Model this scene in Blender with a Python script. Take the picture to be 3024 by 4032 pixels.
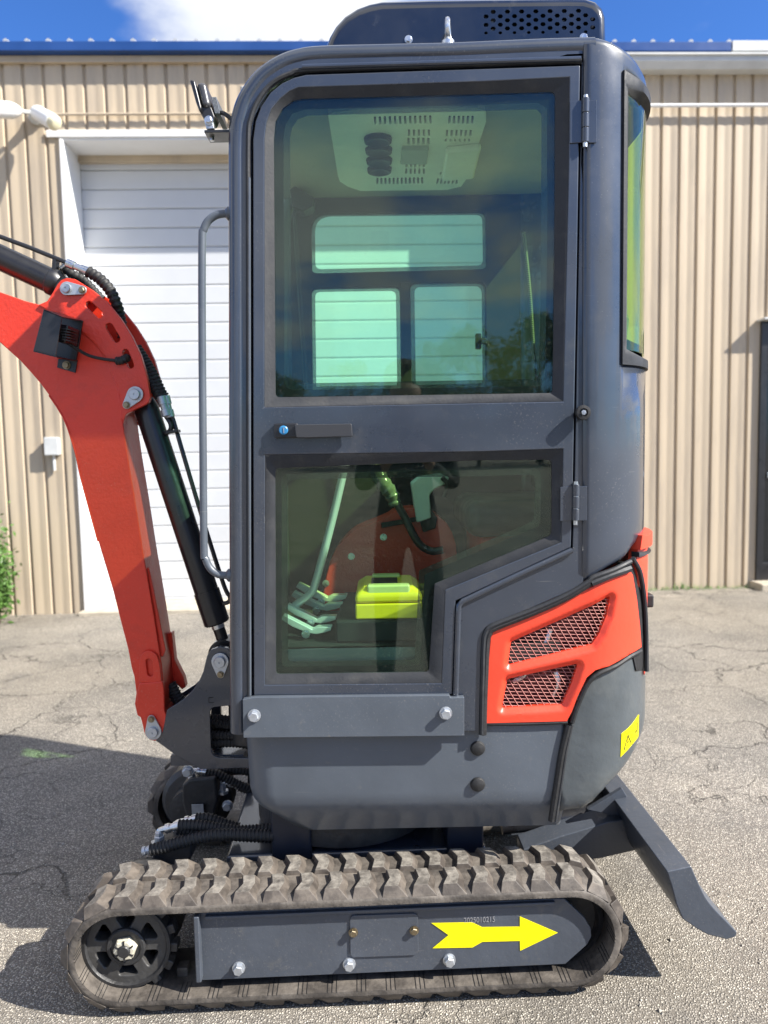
import bpy, bmesh, math, random
from mathutils import Vector, Matrix, noise
from mathutils.geometry import delaunay_2d_cdt
random.seed(7)
for o in list(bpy.data.objects): bpy.data.objects.remove(o)
SC = bpy.context.scene
COL = SC.collection
rad = math.radians

# ------------------------------------------------------------------ camera, sky, sun, exposure
CAM = Vector((0, 0, 1.35)); FPX = 2990.0; PITCH = rad(4.9); ROLL = 0.02
_F = Vector((0, math.cos(PITCH), -math.sin(PITCH)))
_U0 = Vector((0, math.sin(PITCH), math.cos(PITCH))); _R0 = Vector((1, 0, 0))
_R = math.cos(ROLL)*_R0 - math.sin(ROLL)*_U0
_U = math.cos(ROLL)*_U0 + math.sin(ROLL)*_R0
cd = bpy.data.cameras.new('camera'); cam = bpy.data.objects.new('camera', cd); COL.objects.link(cam)
cd.sensor_fit = 'HORIZONTAL'; cd.sensor_width = 36; cd.lens = 36*FPX/3024; cd.clip_start = .05; cd.clip_end = 2000
cam.matrix_world = Matrix(((_R.x, _U.x, -_F.x, CAM.x), (_R.y, _U.y, -_F.y, CAM.y), (_R.z, _U.z, -_F.z, CAM.z), (0, 0, 0, 1)))
cd.dof.use_dof = True; cd.dof.focus_distance = 1.85; cd.dof.aperture_fstop = 4.3
SC.camera = cam

SUN = Vector((2.56, -1.0, 2.36)).normalized()
sd = bpy.data.lights.new('sun', 'SUN'); sun = bpy.data.objects.new('sun', sd); COL.objects.link(sun)
sd.energy = 4.8; sd.angle = rad(.53); sd.color = (1, .95, .87)
sun.rotation_euler = SUN.to_track_quat('Z', 'Y').to_euler(); sun.location = SUN*30

W = bpy.data.worlds.new('World'); SC.world = W; W.use_nodes = True
nt = W.node_tree; nt.nodes.clear(); N = nt.nodes.new; L = nt.links.new
sky = N('ShaderNodeTexSky'); sky.sky_type = 'NISHITA'; sky.sun_disc = False
sky.sun_elevation = math.asin(SUN.z); sky.sun_rotation = math.atan2(SUN.x, SUN.y)
sky.altitude = 200; sky.air_density = 1.0; sky.dust_density = .6; sky.ozone_density = 1.6
tc = N('ShaderNodeTexCoord'); sep = N('ShaderNodeSeparateXYZ'); L(tc.outputs['Generated'], sep.inputs[0])
mz = N('ShaderNodeMath'); mz.operation = 'MAXIMUM'; L(sep.outputs[2], mz.inputs[0]); mz.inputs[1].default_value = 0
az = N('ShaderNodeMath'); az.operation = 'ADD'; L(mz.outputs[0], az.inputs[0]); az.inputs[1].default_value = .25
cx = N('ShaderNodeMath'); cx.operation = 'DIVIDE'; L(sep.outputs[0], cx.inputs[0]); L(az.outputs[0], cx.inputs[1])
cy = N('ShaderNodeMath'); cy.operation = 'DIVIDE'; L(sep.outputs[1], cy.inputs[0]); L(az.outputs[0], cy.inputs[1])
cmb = N('ShaderNodeCombineXYZ'); L(cx.outputs[0], cmb.inputs[0]); L(cy.outputs[0], cmb.inputs[1])
cmap = N('ShaderNodeMapping'); cmap.inputs['Location'].default_value = (16.373, 19.685, 3.175); L(cmb.outputs[0], cmap.inputs[0])
cn = N('ShaderNodeTexNoise'); cn.inputs['Scale'].default_value = 1.15; cn.inputs['Detail'].default_value = 9; cn.inputs['Roughness'].default_value = .56
L(cmap.outputs[0], cn.inputs['Vector'])
cr = N('ShaderNodeMapRange'); cr.interpolation_type = 'SMOOTHSTEP'
cr.inputs[1].default_value = .46; cr.inputs[2].default_value = .60; L(cn.outputs['Fac'], cr.inputs[0])
cn2 = N('ShaderNodeTexNoise'); cn2.inputs['Scale'].default_value = 3; cn2.inputs['Detail'].default_value = 5; L(cmap.outputs[0], cn2.inputs['Vector'])
ccol = N('ShaderNodeMix'); ccol.data_type = 'RGBA'; ccol.inputs['A'].default_value = (4.2, 4.5, 5.0, 1); ccol.inputs['B'].default_value = (7.2, 7.3, 7.5, 1)
L(cn2.outputs['Fac'], ccol.inputs['Factor'])
tint = N('ShaderNodeMix'); tint.data_type = 'RGBA'; tint.blend_type = 'MULTIPLY'; tint.inputs['Factor'].default_value = 1
tint.inputs['B'].default_value = (.36, .66, 1.16, 1); L(sky.outputs[0], tint.inputs['A'])
cm = N('ShaderNodeMix'); cm.data_type = 'RGBA'; L(cr.outputs[0], cm.inputs['Factor']); L(tint.outputs['Result'], cm.inputs['A']); L(ccol.outputs['Result'], cm.inputs['B'])
bg = N('ShaderNodeBackground'); bg.inputs['Strength'].default_value = .078; L(cm.outputs['Result'], bg.inputs['Color'])
wo = N('ShaderNodeOutputWorld'); L(bg.outputs[0], wo.inputs[0])

SC.view_settings.view_transform = 'Standard'; SC.view_settings.look = 'None'
SC.view_settings.gamma = 1; SC.view_settings.use_curve_mapping = False; SC.view_settings.exposure = 1.25
SC.render.engine = 'CYCLES'
cy_ = SC.cycles
cy_.use_denoising = True; cy_.max_bounces = 8; cy_.transparent_max_bounces = 16; cy_.glossy_bounces = 4; cy_.diffuse_bounces = 3
cy_.sample_clamp_indirect = 6; cy_.caustics_reflective = False; cy_.caustics_refractive = False

# ------------------------------------------------------------------ helpers
def ray(px, py): return _F*FPX + _R*(px-1512) + _U*(2016-py)
class Frame:
    def __init__(s, ox, oy, yaw):
        s.o = Vector((ox, oy, 0)); s.ex = Vector((math.cos(yaw), math.sin(yaw), 0)); s.ey = Vector((-math.sin(yaw), math.cos(yaw), 0)); s.yaw = yaw
    def P(s, px, py, v):
        d = ray(px, py); t = (v + (s.o-CAM).dot(s.ey))/d.dot(s.ey); return CAM + d*t
    def uz(s, px, py, v):
        w = s.P(px, py, v); return ((w-s.o).dot(s.ex), w.z)
    def W(s, u, v, z): return s.o + s.ex*u + s.ey*v + Vector((0, 0, z))
    def M(s, u, v, z): return Matrix.Translation(s.W(u, v, z)) @ Matrix.Rotation(s.yaw, 4, 'Z')
H = Frame(0, 0, 0)                    # house, boom
T = Frame(-.09, 2.195, .036)          # undercarriage
B = Frame(0, 6.42, .037)              # building

MATS = {}
def mat(name, col, rough=.5, metal=0., var=0., vscale=8., bump=0., bscale=60., coat=0., col2=None, spec=.5, streak=False, c2pos=(.45, .65), c2scale=5., emit=None, speck=None):
    m = bpy.data.materials.new(name); m.use_nodes = True; t = m.node_tree; b = t.nodes['Principled BSDF']
    b.inputs['Base Color'].default_value = (*col, 1); b.inputs['Roughness'].default_value = rough; b.inputs['Metallic'].default_value = metal
    b.inputs['Coat Weight'].default_value = coat; b.inputs['Coat Roughness'].default_value = .08; b.inputs['Specular IOR Level'].default_value = spec
    c = t.nodes.new('ShaderNodeNewGeometry').outputs['Position']
    if streak:
        mp = t.nodes.new('ShaderNodeMapping'); mp.inputs['Scale'].default_value = (1, 1, .12); t.links.new(c, mp.inputs[0]); c = mp.outputs[0]
    if var or col2:
        n = t.nodes.new('ShaderNodeTexNoise'); n.inputs['Scale'].default_value = vscale; n.inputs['Detail'].default_value = 7; n.inputs['Roughness'].default_value = .6
        t.links.new(c, n.inputs['Vector'])
        r = t.nodes.new('ShaderNodeMapRange'); r.inputs[1].default_value = .3; r.inputs[2].default_value = .7; r.inputs[3].default_value = 1-var; r.inputs[4].default_value = 1+var
        t.links.new(n.outputs['Fac'], r.inputs[0])
        mx = t.nodes.new('ShaderNodeMix'); mx.data_type = 'RGBA'; mx.blend_type = 'MULTIPLY'; mx.inputs['Factor'].default_value = 1
        mx.inputs['A'].default_value = (*col, 1); t.links.new(r.outputs[0], mx.inputs['B']); out = mx.outputs['Result']
        rr = t.nodes.new('ShaderNodeMapRange'); rr.inputs[1].default_value = .3; rr.inputs[2].default_value = .7; rr.inputs[3].default_value = max(.02, rough-.08); rr.inputs[4].default_value = min(1, rough+.1)
        t.links.new(n.outputs['Fac'], rr.inputs[0]); t.links.new(rr.outputs[0], b.inputs['Roughness'])
        if col2:
            n2 = t.nodes.new('ShaderNodeTexNoise'); n2.inputs['Scale'].default_value = c2scale; n2.inputs['Detail'].default_value = 9; n2.inputs['Roughness'].default_value = .68
            t.links.new(c, n2.inputs['Vector'])
            r2 = t.nodes.new('ShaderNodeMapRange'); r2.inputs[1].default_value = c2pos[0]; r2.inputs[2].default_value = c2pos[1]; t.links.new(n2.outputs['Fac'], r2.inputs[0])
            m2 = t.nodes.new('ShaderNodeMix'); m2.data_type = 'RGBA'; t.links.new(r2.outputs[0], m2.inputs['Factor']); t.links.new(out, m2.inputs['A']); m2.inputs['B'].default_value = (*col2, 1)
            out = m2.outputs['Result']
        if speck:
            n4 = t.nodes.new('ShaderNodeTexNoise'); n4.inputs['Scale'].default_value = 210; n4.inputs['Detail'].default_value = 2; t.links.new(c, n4.inputs['Vector'])
            n5 = t.nodes.new('ShaderNodeTexNoise'); n5.inputs['Scale'].default_value = 3.5; n5.inputs['Detail'].default_value = 4; t.links.new(c, n5.inputs['Vector'])
            ad = t.nodes.new('ShaderNodeMath'); ad.operation = 'MULTIPLY_ADD'; ad.inputs[1].default_value = .45; t.links.new(n5.outputs['Fac'], ad.inputs[0]); t.links.new(n4.outputs['Fac'], ad.inputs[2])
            r4 = t.nodes.new('ShaderNodeMapRange'); r4.inputs[1].default_value = .88; r4.inputs[2].default_value = .99; r4.inputs[4].default_value = .24; t.links.new(ad.outputs[0], r4.inputs[0])
            mp2 = t.nodes.new('ShaderNodeMapping'); mp2.inputs['Rotation'].default_value = (0, .7, 0); mp2.inputs['Scale'].default_value = (9, 9, 260); t.links.new(c, mp2.inputs[0])
            n6 = t.nodes.new('ShaderNodeTexNoise'); n6.inputs['Scale'].default_value = 1; n6.inputs['Detail'].default_value = 2; t.links.new(mp2.outputs[0], n6.inputs['Vector'])
            r6 = t.nodes.new('ShaderNodeMapRange'); r6.inputs[1].default_value = .74; r6.inputs[2].default_value = .80; r6.inputs[4].default_value = .35; t.links.new(n6.outputs['Fac'], r6.inputs[0])
            mxm = t.nodes.new('ShaderNodeMath'); mxm.operation = 'MAXIMUM'; t.links.new(r4.outputs[0], mxm.inputs[0]); t.links.new(r6.outputs[0], mxm.inputs[1])
            m4 = t.nodes.new('ShaderNodeMix'); m4.data_type = 'RGBA'; t.links.new(mxm.outputs[0], m4.inputs['Factor']); t.links.new(out, m4.inputs['A']); m4.inputs['B'].default_value = (*speck, 1); out = m4.outputs['Result']
        t.links.new(out, b.inputs['Base Color'])
    if bump:
        n3 = t.nodes.new('ShaderNodeTexNoise'); n3.inputs['Scale'].default_value = bscale; n3.inputs['Detail'].default_value = 4; t.links.new(c, n3.inputs['Vector'])
        bp = t.nodes.new('ShaderNodeBump'); bp.inputs['Strength'].default_value = bump; bp.inputs['Distance'].default_value = .01; t.links.new(n3.outputs['Fac'], bp.inputs['Height']); t.links.new(bp.outputs[0], b.inputs['Normal'])
        if coat: t.links.new(bp.outputs[0], b.inputs['Coat Normal'])
    if emit: b.inputs['Emission Color'].default_value = (*emit, 1); b.inputs['Emission Strength'].default_value = 1
    MATS[name] = m; return m

WLOC = {}
def wloc(p): return WLOC.get(p, Vector((0, 0, 0))) if p is not None else Vector((0, 0, 0))
def empty(name, loc, label=None, cat=None, group=None, parent=None):
    o = bpy.data.objects.new(name, None); COL.objects.link(o); o.empty_display_size = .1
    if parent: o.parent = parent
    o.location = Vector(loc)-wloc(parent); WLOC[o] = Vector(loc); tag(o, label, cat, group); return o
def tag(o, label=None, cat=None, group=None, kind=None):
    if label: o['label'] = label
    if cat: o['category'] = cat
    if group: o['group'] = group
    if kind: o['kind'] = kind
    return o
def obj(name, bm, m, parent=None, bevel=0, seg=2, smooth=35, label=None, kind=None, cat=None, keep=False, recalc=True, group=None):
    if recalc: bmesh.ops.recalc_face_normals(bm, faces=bm.faces)
    me = bpy.data.meshes.new(name)
    if keep: c = Vector((0, 0, 0))
    else:
        vs = [v.co for v in bm.verts]; c = Vector([(min(v[i] for v in vs)+max(v[i] for v in vs))/2 for i in range(3)])
        bmesh.ops.translate(bm, verts=bm.verts, vec=-c)
    bm.to_mesh(me); bm.free()
    if smooth:
        me.polygons.foreach_set('use_smooth', [True]*len(me.polygons)); me.set_sharp_from_angle(angle=rad(smooth))
    for x in (m if isinstance(m, (list, tuple)) else [m]): me.materials.append(x)
    o = bpy.data.objects.new(name, me); COL.objects.link(o)
    if parent: o.parent = parent
    o.location = c-wloc(parent); WLOC[o] = c
    if bevel:
        md = o.modifiers.new('bevel', 'BEVEL'); md.width = bevel; md.segments = seg; md.limit_method = 'ANGLE'; md.angle_limit = rad(40); md.harden_normals = True; md.use_clamp_overlap = True
    tag(o, label, cat, group, kind); return o
def inst(src, M, parent, first=[None]):
    o = src.copy(); COL.objects.link(o); o.parent = parent
    o.matrix_parent_inverse = Matrix.Identity(4)
    o.matrix_basis = Matrix.Translation(-wloc(parent)) @ M; WLOC[o] = M.translation.copy(); return o
def proto(name, bm, m, **k):
    """a mesh prototype kept out of the scene; its copies are linked"""
    o = obj(name, bm, m, keep=True, **k); COL.objects.unlink(o); return o

def rnd(pts, r, n=5):
    """round the corners of a closed 2D polygon; r number or list"""
    out = []; k = len(pts)
    for i, p in enumerate(pts):
        a = Vector(pts[i-1]).to_2d(); b = Vector(p).to_2d(); c = Vector(pts[(i+1) % k]).to_2d()
        ri = r[i] if isinstance(r, (list, tuple)) else r
        d1 = a-b; d2 = c-b; l1, l2 = d1.length, d2.length
        if ri <= 0 or l1 < 1e-9 or l2 < 1e-9: out.append(tuple(b)); continue
        d1 /= l1; d2 /= l2; ang = d1.angle(d2)
        if ang > math.pi-.03: out.append(tuple(b)); continue
        t = min(ri/math.tan(ang/2), l1*.48, l2*.48)
        p0 = b+d1*t; p1 = b+d2*t
        for j in range(n+1):
            s = j/n; q = p0*(1-s)**2+b*2*s*(1-s)+p1*s*s; out.append(tuple(q))
    return out
def crom(pts, n=6, closed=False):
    P = [Vector(p) for p in pts]; out = []; k = len(P)
    rng = range(k if closed else k-1)
    for i in rng:
        if closed: a, b, c, d = P[i-1], P[i], P[(i+1) % k], P[(i+2) % k]
        else: b, c = P[i], P[i+1]; a = P[i-1] if i else b*2-c; d = P[i+2] if i+2 < k else c*2-b
        for j in range(n):
            t = j/n; out.append(.5*((2*b)+(c-a)*t+(2*a-5*b+4*c-d)*t*t+(3*b-a-3*c+d)*t**3))
    if not closed: out.append(P[-1])
    return out
def cdt(outline, holes=(), grid=0):
    """triangulate polygon with holes in 2D -> verts, faces"""
    V = [Vector(p).to_2d() for p in outline]; Fs = [list(range(len(V)))]; E = []
    n0 = 0; loops = [list(range(len(V)))]
    for h in holes:
        s = len(V); V += [Vector(p).to_2d() for p in h]; loops.append(list(range(s, len(V))))
    for lp in loops: E += [(lp[i], lp[(i+1) % len(lp)]) for i in range(len(lp))]
    polys = [[V[i] for i in lp] for lp in loops]
    def inside(p, poly):
        c = False; j = len(poly)-1
        for i in range(len(poly)):
            a, b = poly[i], poly[j]
            if (a.y > p.y) != (b.y > p.y) and p.x < (b.x-a.x)*(p.y-a.y)/(b.y-a.y)+a.x: c = not c
            j = i
        return c
    if grid:
        xs = [p.x for p in polys[0]]; ys = [p.y for p in polys[0]]
        nx = int((max(xs)-min(xs))/grid)+1; ny = int((max(ys)-min(ys))/grid)+1
        for i in range(nx+1):
            for j in range(ny+1):
                p = Vector((min(xs)+(i+.5*(j % 2))*grid, min(ys)+j*grid))
                if inside(p, polys[0]) and not any(inside(p, h) for h in polys[1:]):
                    if all((p-q).length > grid*.35 for pl in polys for q in pl): V.append(p)
    vo, eo, fo, _, _, _ = delaunay_2d_cdt(V, E, [], 0, 1e-6)
    fs = []
    for f in fo:
        c = sum((vo[i] for i in f), Vector((0, 0)))/len(f)
        if inside(c, polys[0]) and not any(inside(c, h) for h in polys[1:]): fs.append(f)
    return vo, fs
def extrude_into(bm, vs2, fs, front, back):
    a = [bm.verts.new(front(p)) for p in vs2]; b = [bm.verts.new(back(p)) for p in vs2]
    ec = {}
    for f in fs:
        for i in range(len(f)): e = (f[i], f[(i+1) % len(f)]); ec[e] = 1
        try: bm.faces.new([a[i] for i in f]); bm.faces.new([b[i] for i in reversed(f)])
        except ValueError: pass
    for (i, j) in ec:
        if (j, i) not in ec:
            try: bm.faces.new([a[j], a[i], b[i], b[j]])
            except ValueError: pass
    for v in list(bm.verts):
        if not v.link_faces: bm.verts.remove(v)
def prism(bm, pts2, front, back, holes=()):
    if holes: vs, fs = cdt(pts2, holes)
    else: vs, fs = [Vector(p).to_2d() for p in pts2], [list(range(len(pts2)))]
    extrude_into(bm, vs, fs, front, back)
def plate(name, pts, fr, y0, y1, m, parent, holes=(), bevel=.002, seg=2, slope=0, **k):
    """prism: outline given where its front is seen (pixels), extruded from depth y0 to y1 in frame fr"""
    o2 = [fr.uz(*p, y0) for p in pts]; h2 = [[fr.uz(*p, y0) for p in h] for h in holes]
    bm = bmesh.new(); prism(bm, o2, lambda p: fr.W(p[0], y0, p[1]), lambda p: fr.W(p[0], y1, p[1]), h2)
    return obj(name, bm, m, parent, bevel=bevel, seg=seg, **k)
def tube(bm, path, r, segs=12, cap=True, closed=False):
    P = [Vector(p) for p in path]; n = len(P); rings = []
    t0 = (P[1]-P[0]).normalized(); up = Vector((0, 0, 1)) if abs(t0.z) < .9 else Vector((0, 1, 0))
    nrm = (up-t0*up.dot(t0)).normalized()
    for i in range(n):
        if closed: t = (P[(i+1) % n]-P[i-1]).normalized()
        else: t = (P[min(i+1, n-1)]-P[max(i-1, 0)]).normalized()
        nrm = (nrm-t*nrm.dot(t)).normalized(); bi = t.cross(nrm)
        ri = r(i/(n-1), i) if callable(r) else r
        rings.append([bm.verts.new(P[i]+(nrm*math.cos(a)+bi*math.sin(a))*ri) for a in [2*math.pi*j/segs for j in range(segs)]])
    for i in range(n if closed else n-1):
        A, Bq = rings[i], rings[(i+1) % n]
        for j in range(segs): bm.faces.new([A[j], A[(j+1) % segs], Bq[(j+1) % segs], Bq[j]])
    if cap and not closed: bm.faces.new(list(reversed(rings[0]))); bm.faces.new(rings[-1])
def hose(bm, path, r, pitch=.011, amp=.12, segs=10):
    """corrugated spiral-wrapped hose"""
    P = crom(path, 10); Ls = [0]
    for i in range(1, len(P)): Ls.append(Ls[-1]+(P[i]-P[i-1]).length)
    n = max(8, int(Ls[-1]/pitch*4)); Q = []; j = 0
    for i in range(n+1):
        s = Ls[-1]*i/n
        while j < len(Ls)-2 and Ls[j+1] < s: j += 1
        d = Ls[j+1]-Ls[j]; Q.append(P[j].lerp(P[j+1], (s-Ls[j])/d if d else 0))
    tube(bm, Q, lambda t, i: r*(1+amp*(1 if i % 4 in (0, 1) else -1)*.5), segs)
def lathe(bm, c, axis, prof, segs=24, ang0=0, cap=True):
    """prof: list of (radius, offset along axis)"""
    c = Vector(c); ax = Vector(axis).normalized(); u = ax.orthogonal().normalized(); v = ax.cross(u); rings = []
    for r, h in prof:
        if r < 1e-6: rings.append([bm.verts.new(c+ax*h)])
        else: rings.append([bm.verts.new(c+ax*h+(u*math.cos(ang0+2*math.pi*i/segs)+v*math.sin(ang0+2*math.pi*i/segs))*r) for i in range(segs)])
    for A, Bq in zip(rings, rings[1:]):
        for i in range(segs):
            j = (i+1) % segs
            if len(A) == 1 and len(Bq) == 1: continue
            if len(A) == 1: bm.faces.new([A[0], Bq[j], Bq[i]])
            elif len(Bq) == 1: bm.faces.new([A[i], A[j], Bq[0]])
            else: bm.faces.new([A[i], A[j], Bq[j], Bq[i]])
    for R_ in (rings[0], rings[-1]) if cap else ():
        if len(R_) > 1:
            try: bm.faces.new(R_)
            except ValueError: pass
def box(bm, lo, hi, M=None):
    vs = [Vector((x, y, z)) for x in (lo[0], hi[0]) for y in (lo[1], hi[1]) for z in (lo[2], hi[2])]
    if M is not None: vs = [M @ v for v in vs]
    v = [bm.verts.new(p) for p in vs]
    for f in ((0, 1, 3, 2), (4, 6, 7, 5), (0, 4, 5, 1), (2, 3, 7, 6), (0, 2, 6, 4), (1, 5, 7, 3)): bm.faces.new([v[i] for i in f])
YM = Vector((0, -1, 0))

# ------------------------------------------------------------------ materials
grey = mat('charcoal_paint', (.034, .043, .061), .30, var=.14, vscale=4, bump=.07, bscale=7, coat=.85, col2=(.072, .075, .080), c2pos=(.58, .84), c2scale=11, speck=(.22, .21, .195))
gloss = mat('black_gloss_cover', (.012, .015, .024), .16, var=.2, vscale=9, bump=.03, bscale=12, coat=1, col2=(.05, .054, .06), c2pos=(.60, .78), c2scale=16)
greyl = mat('charcoal_paint_matte', (.082, .097, .118), .38, var=.09, vscale=5, bump=.05, bscale=40, coat=.25, col2=(.17, .165, .155), c2pos=(.62, .85), c2scale=22, speck=(.26, .25, .23))
greyt = mat('track_frame_paint', (.060, .070, .088), .42, var=.12, vscale=6, bump=.08, bscale=60, coat=.15, col2=(.13, .125, .115), c2pos=(.58, .85), c2scale=16, speck=(.24, .22, .20))
cast = mat('cast_counterweight_paint', (.072, .084, .092), .36, var=.12, vscale=7, bump=.35, bscale=14, coat=.3, col2=(.11, .12, .12), c2pos=(.55, .75))
red = mat('red_paint', (.68, .038, .015), .40, var=.08, vscale=6, bump=.14, bscale=120, coat=.15, col2=(.52, .035, .018), c2pos=(.55, .85), c2scale=9, speck=(.55, .22, .16))
redp = mat('red_plastic', (.82, .066, .030), .40, var=.06, vscale=6, bump=.05, bscale=70)
black = mat('black_rubber', (.016, .016, .017), .6, var=.2, vscale=40, bump=.15, bscale=90)
seal = mat('dusty_seal', (.026, .028, .032), .58, var=.2, vscale=20, bump=.08, bscale=160, col2=(.055, .054, .052), c2pos=(.5, .8), c2scale=14, spec=.35)
blackm = mat('black_painted_metal', (.014, .014, .016), .33, var=.2, vscale=20, coat=.2)
steel = mat('zinc_steel', (.62, .64, .66), .3, metal=1, var=.15, vscale=60)
zinc = mat('zinc_plate', (.5, .53, .57), .42, metal=.75, var=.1, vscale=50)
gold = mat('yellow_zinc', (.30, .25, .17), .45, metal=1, var=.2, vscale=80)
chrome = mat('chrome_rod', (.75, .76, .78), .12, metal=1)
rubber = mat('track_rubber', (.050, .043, .037), .68, var=.3, vscale=22, bump=.3, bscale=55, col2=(.20, .175, .148), c2pos=(.42, .78), c2scale=12)
rubber2 = mat('track_rubber_worn', (.050, .041, .034), .62, var=.25, vscale=26, bump=.12, bscale=70, col2=(.20, .17, .14), c2pos=(.42, .80), c2scale=14)
rubtop = mat('lug_face_worn', (.10, .090, .078), .66, var=.35, vscale=50, bump=.2, bscale=110, col2=(.31, .285, .245), c2pos=(.42, .74), c2scale=34)
castb = mat('black_cast_iron', (.026, .026, .027), .5, var=.25, vscale=18, bump=.25, bscale=60, col2=(.06, .052, .045), c2pos=(.55, .8), c2scale=16)
yellow = mat('yellow_vinyl', (.86, .76, .0), .35, var=.05, vscale=25, col2=(.62, .54, .02), c2pos=(.60, .9), c2scale=30, speck=(.5, .44, .1))
lime = mat('lime_plastic', (.95, .66, .012), .38, bump=.03)
clearish = mat('smoked_clear_plastic', (.75, .70, .25), .2)
beige = mat('tan_siding', (.50, .41, .295), .55, var=.10, vscale=1.7, streak=True, bump=.04, bscale=4, col2=(.33, .275, .215), c2pos=(.48, .80), c2scale=5.5)
white = mat('white_paint', (.78, .78, .77), .45, var=.05, vscale=3, col2=(.6, .58, .54), c2pos=(.6, .85), c2scale=4)
doorw = mat('white_door_paint', (.55, .565, .58), .4, var=.04, vscale=2)
bluem = mat('blue_roof_metal', (.011, .058, .22), .38, var=.12, vscale=3)
conc = mat('concrete_sill', (.42, .37, .29), .85, var=.2, vscale=9, bump=.3, bscale=60)
galv = mat('galvanised_trim', (.55, .56, .55), .5, var=.1, vscale=6)
cream = mat('cream_lens', (.72, .66, .45), .35, bump=.2, bscale=60)
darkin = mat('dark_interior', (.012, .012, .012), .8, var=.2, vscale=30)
liner = mat('pale_headliner', (.40, .39, .36), .8, var=.08, vscale=6)
acw = mat('pale_plastic', (.80, .80, .76), .5, var=.06, vscale=12)
seatm = mat('seat_vinyl', (.02, .02, .022), .5, var=.2, bump=.2, bscale=40)
wrap = mat('clear_wrap', (.13, .14, .125), .16, bump=.7, bscale=28)
decalk = mat('black_print', (.01, .01, .01), .5)
greyink = mat('grey_print', (.24, .24, .25), .6)
keyblue = mat('blue_key_cap', (.03, .20, .42), .35)
tube_green = mat('plated_lever', (.74, .74, .68), .3, metal=.35)
leaf1 = mat('leaf_green', (.075, .16, .028), .5, var=.4, vscale=9)
leaf2 = mat('leaf_dark', (.035, .085, .02), .55, var=.4, vscale=3)
bark = mat('bark', (.12, .09, .065), .85, var=.3, vscale=20, bump=.5, bscale=40)
cloth = mat('dark_clothing', (.012, .012, .014), .8, bump=.2, bscale=90)
skin = mat('skin', (.42, .25, .18), .5)
rust = mat('worn_rust', (.28, .2, .13), .7, var=.3, vscale=25, bump=.3)

def glass(name, tr, ior=1.7):
    m = bpy.data.materials.new(name); m.use_nodes = True; t = m.node_tree; t.nodes.clear()
    tp = t.nodes.new('ShaderNodeBsdfTransparent'); tp.inputs[0].default_value = (*tr, 1)
    gl = t.nodes.new('ShaderNodeBsdfGlossy'); gl.inputs['Roughness'].default_value = .0; gl.inputs[0].default_value = (1, 1, 1, 1)
    c = t.nodes.new('ShaderNodeNewGeometry'); r0 = ((ior-1)/(ior+1))**2
    def mt(op, a, b=None):
        q = t.nodes.new('ShaderNodeMath'); q.operation = op
        for i, x in enumerate((a, b)):
            if x is None: continue
            if hasattr(x, 'links'): t.links.new(x, q.inputs[i])
            else: q.inputs[i].default_value = x
        return q
    dp = t.nodes.new('ShaderNodeVectorMath'); dp.operation = 'DOT_PRODUCT'; t.links.new(c.outputs['Incoming'], dp.inputs[0]); t.links.new(c.outputs['Normal'], dp.inputs[1])
    ab = mt('ABSOLUTE', dp.outputs['Value']); om = mt('SUBTRACT', 1., ab.outputs[0]); p5 = mt('POWER', om.outputs[0], 5.)
    fr = mt('MULTIPLY_ADD', p5.outputs[0], 1-r0); fr.inputs[2].default_value = r0
    n = t.nodes.new('ShaderNodeTexNoise'); n.inputs['Scale'].default_value = 1.3; t.links.new(c.outputs['Position'], n.inputs['Vector'])
    bp = t.nodes.new('ShaderNodeBump'); bp.inputs['Strength'].default_value = .05; bp.inputs['Distance'].default_value = .02; t.links.new(n.outputs['Fac'], bp.inputs['Height']); t.links.new(bp.outputs[0], gl.inputs['Normal'])
    df = t.nodes.new('ShaderNodeBsdfDiffuse'); df.inputs[0].default_value = (.6, .58, .52, 1)
    mx = t.nodes.new('ShaderNodeMixShader'); t.links.new(fr.outputs[0], mx.inputs[0]); t.links.new(tp.outputs[0], mx.inputs[1]); t.links.new(gl.outputs[0], mx.inputs[2])
    n2 = t.nodes.new('ShaderNodeTexNoise'); n2.inputs['Scale'].default_value = 140; n2.inputs['Detail'].default_value = 3; t.links.new(c.outputs['Position'], n2.inputs['Vector'])
    mr = t.nodes.new('ShaderNodeMapRange'); mr.inputs[1].default_value = .6; mr.inputs[2].default_value = .8; mr.inputs[3].default_value = .003; mr.inputs[4].default_value = .05; t.links.new(n2.outputs['Fac'], mr.inputs[0])
    m2 = t.nodes.new('ShaderNodeMixShader'); t.links.new(mr.outputs[0], m2.inputs[0]); t.links.new(mx.outputs[0], m2.inputs[1]); t.links.new(df.outputs[0], m2.inputs[2])
    o = t.nodes.new('ShaderNodeOutputMaterial'); t.links.new(m2.outputs[0], o.inputs[0]); return m
gl_near = glass('green_tinted_glass', (.83, .99, .895), 1.48)
gl_far = glass('green_glass', (.77, .985, .85), 1.4)
gl_rear = glass('yellow_green_glass', (.81, .94, .60), 1.5)
frit = mat('black_frit', (.006, .007, .010), .8, spec=.1)
def halftone():
    m = bpy.data.materials.new('frit_dots'); m.use_nodes = True; t = m.node_tree; b = t.nodes['Principled BSDF']
    b.inputs['Base Color'].default_value = (.01, .012, .014, 1); b.inputs['Roughness'].default_value = .1
    tp = t.nodes.new('ShaderNodeBsdfTransparent'); mx = t.nodes.new('ShaderNodeMixShader'); mx.inputs[0].default_value = .5; t.links.new(tp.outputs[0], mx.inputs[1]); t.links.new(b.outputs[0], mx.inputs[2])
    t.links.new(mx.outputs[0], t.nodes['Material Output'].inputs[0]); return m
dots = halftone()

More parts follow.
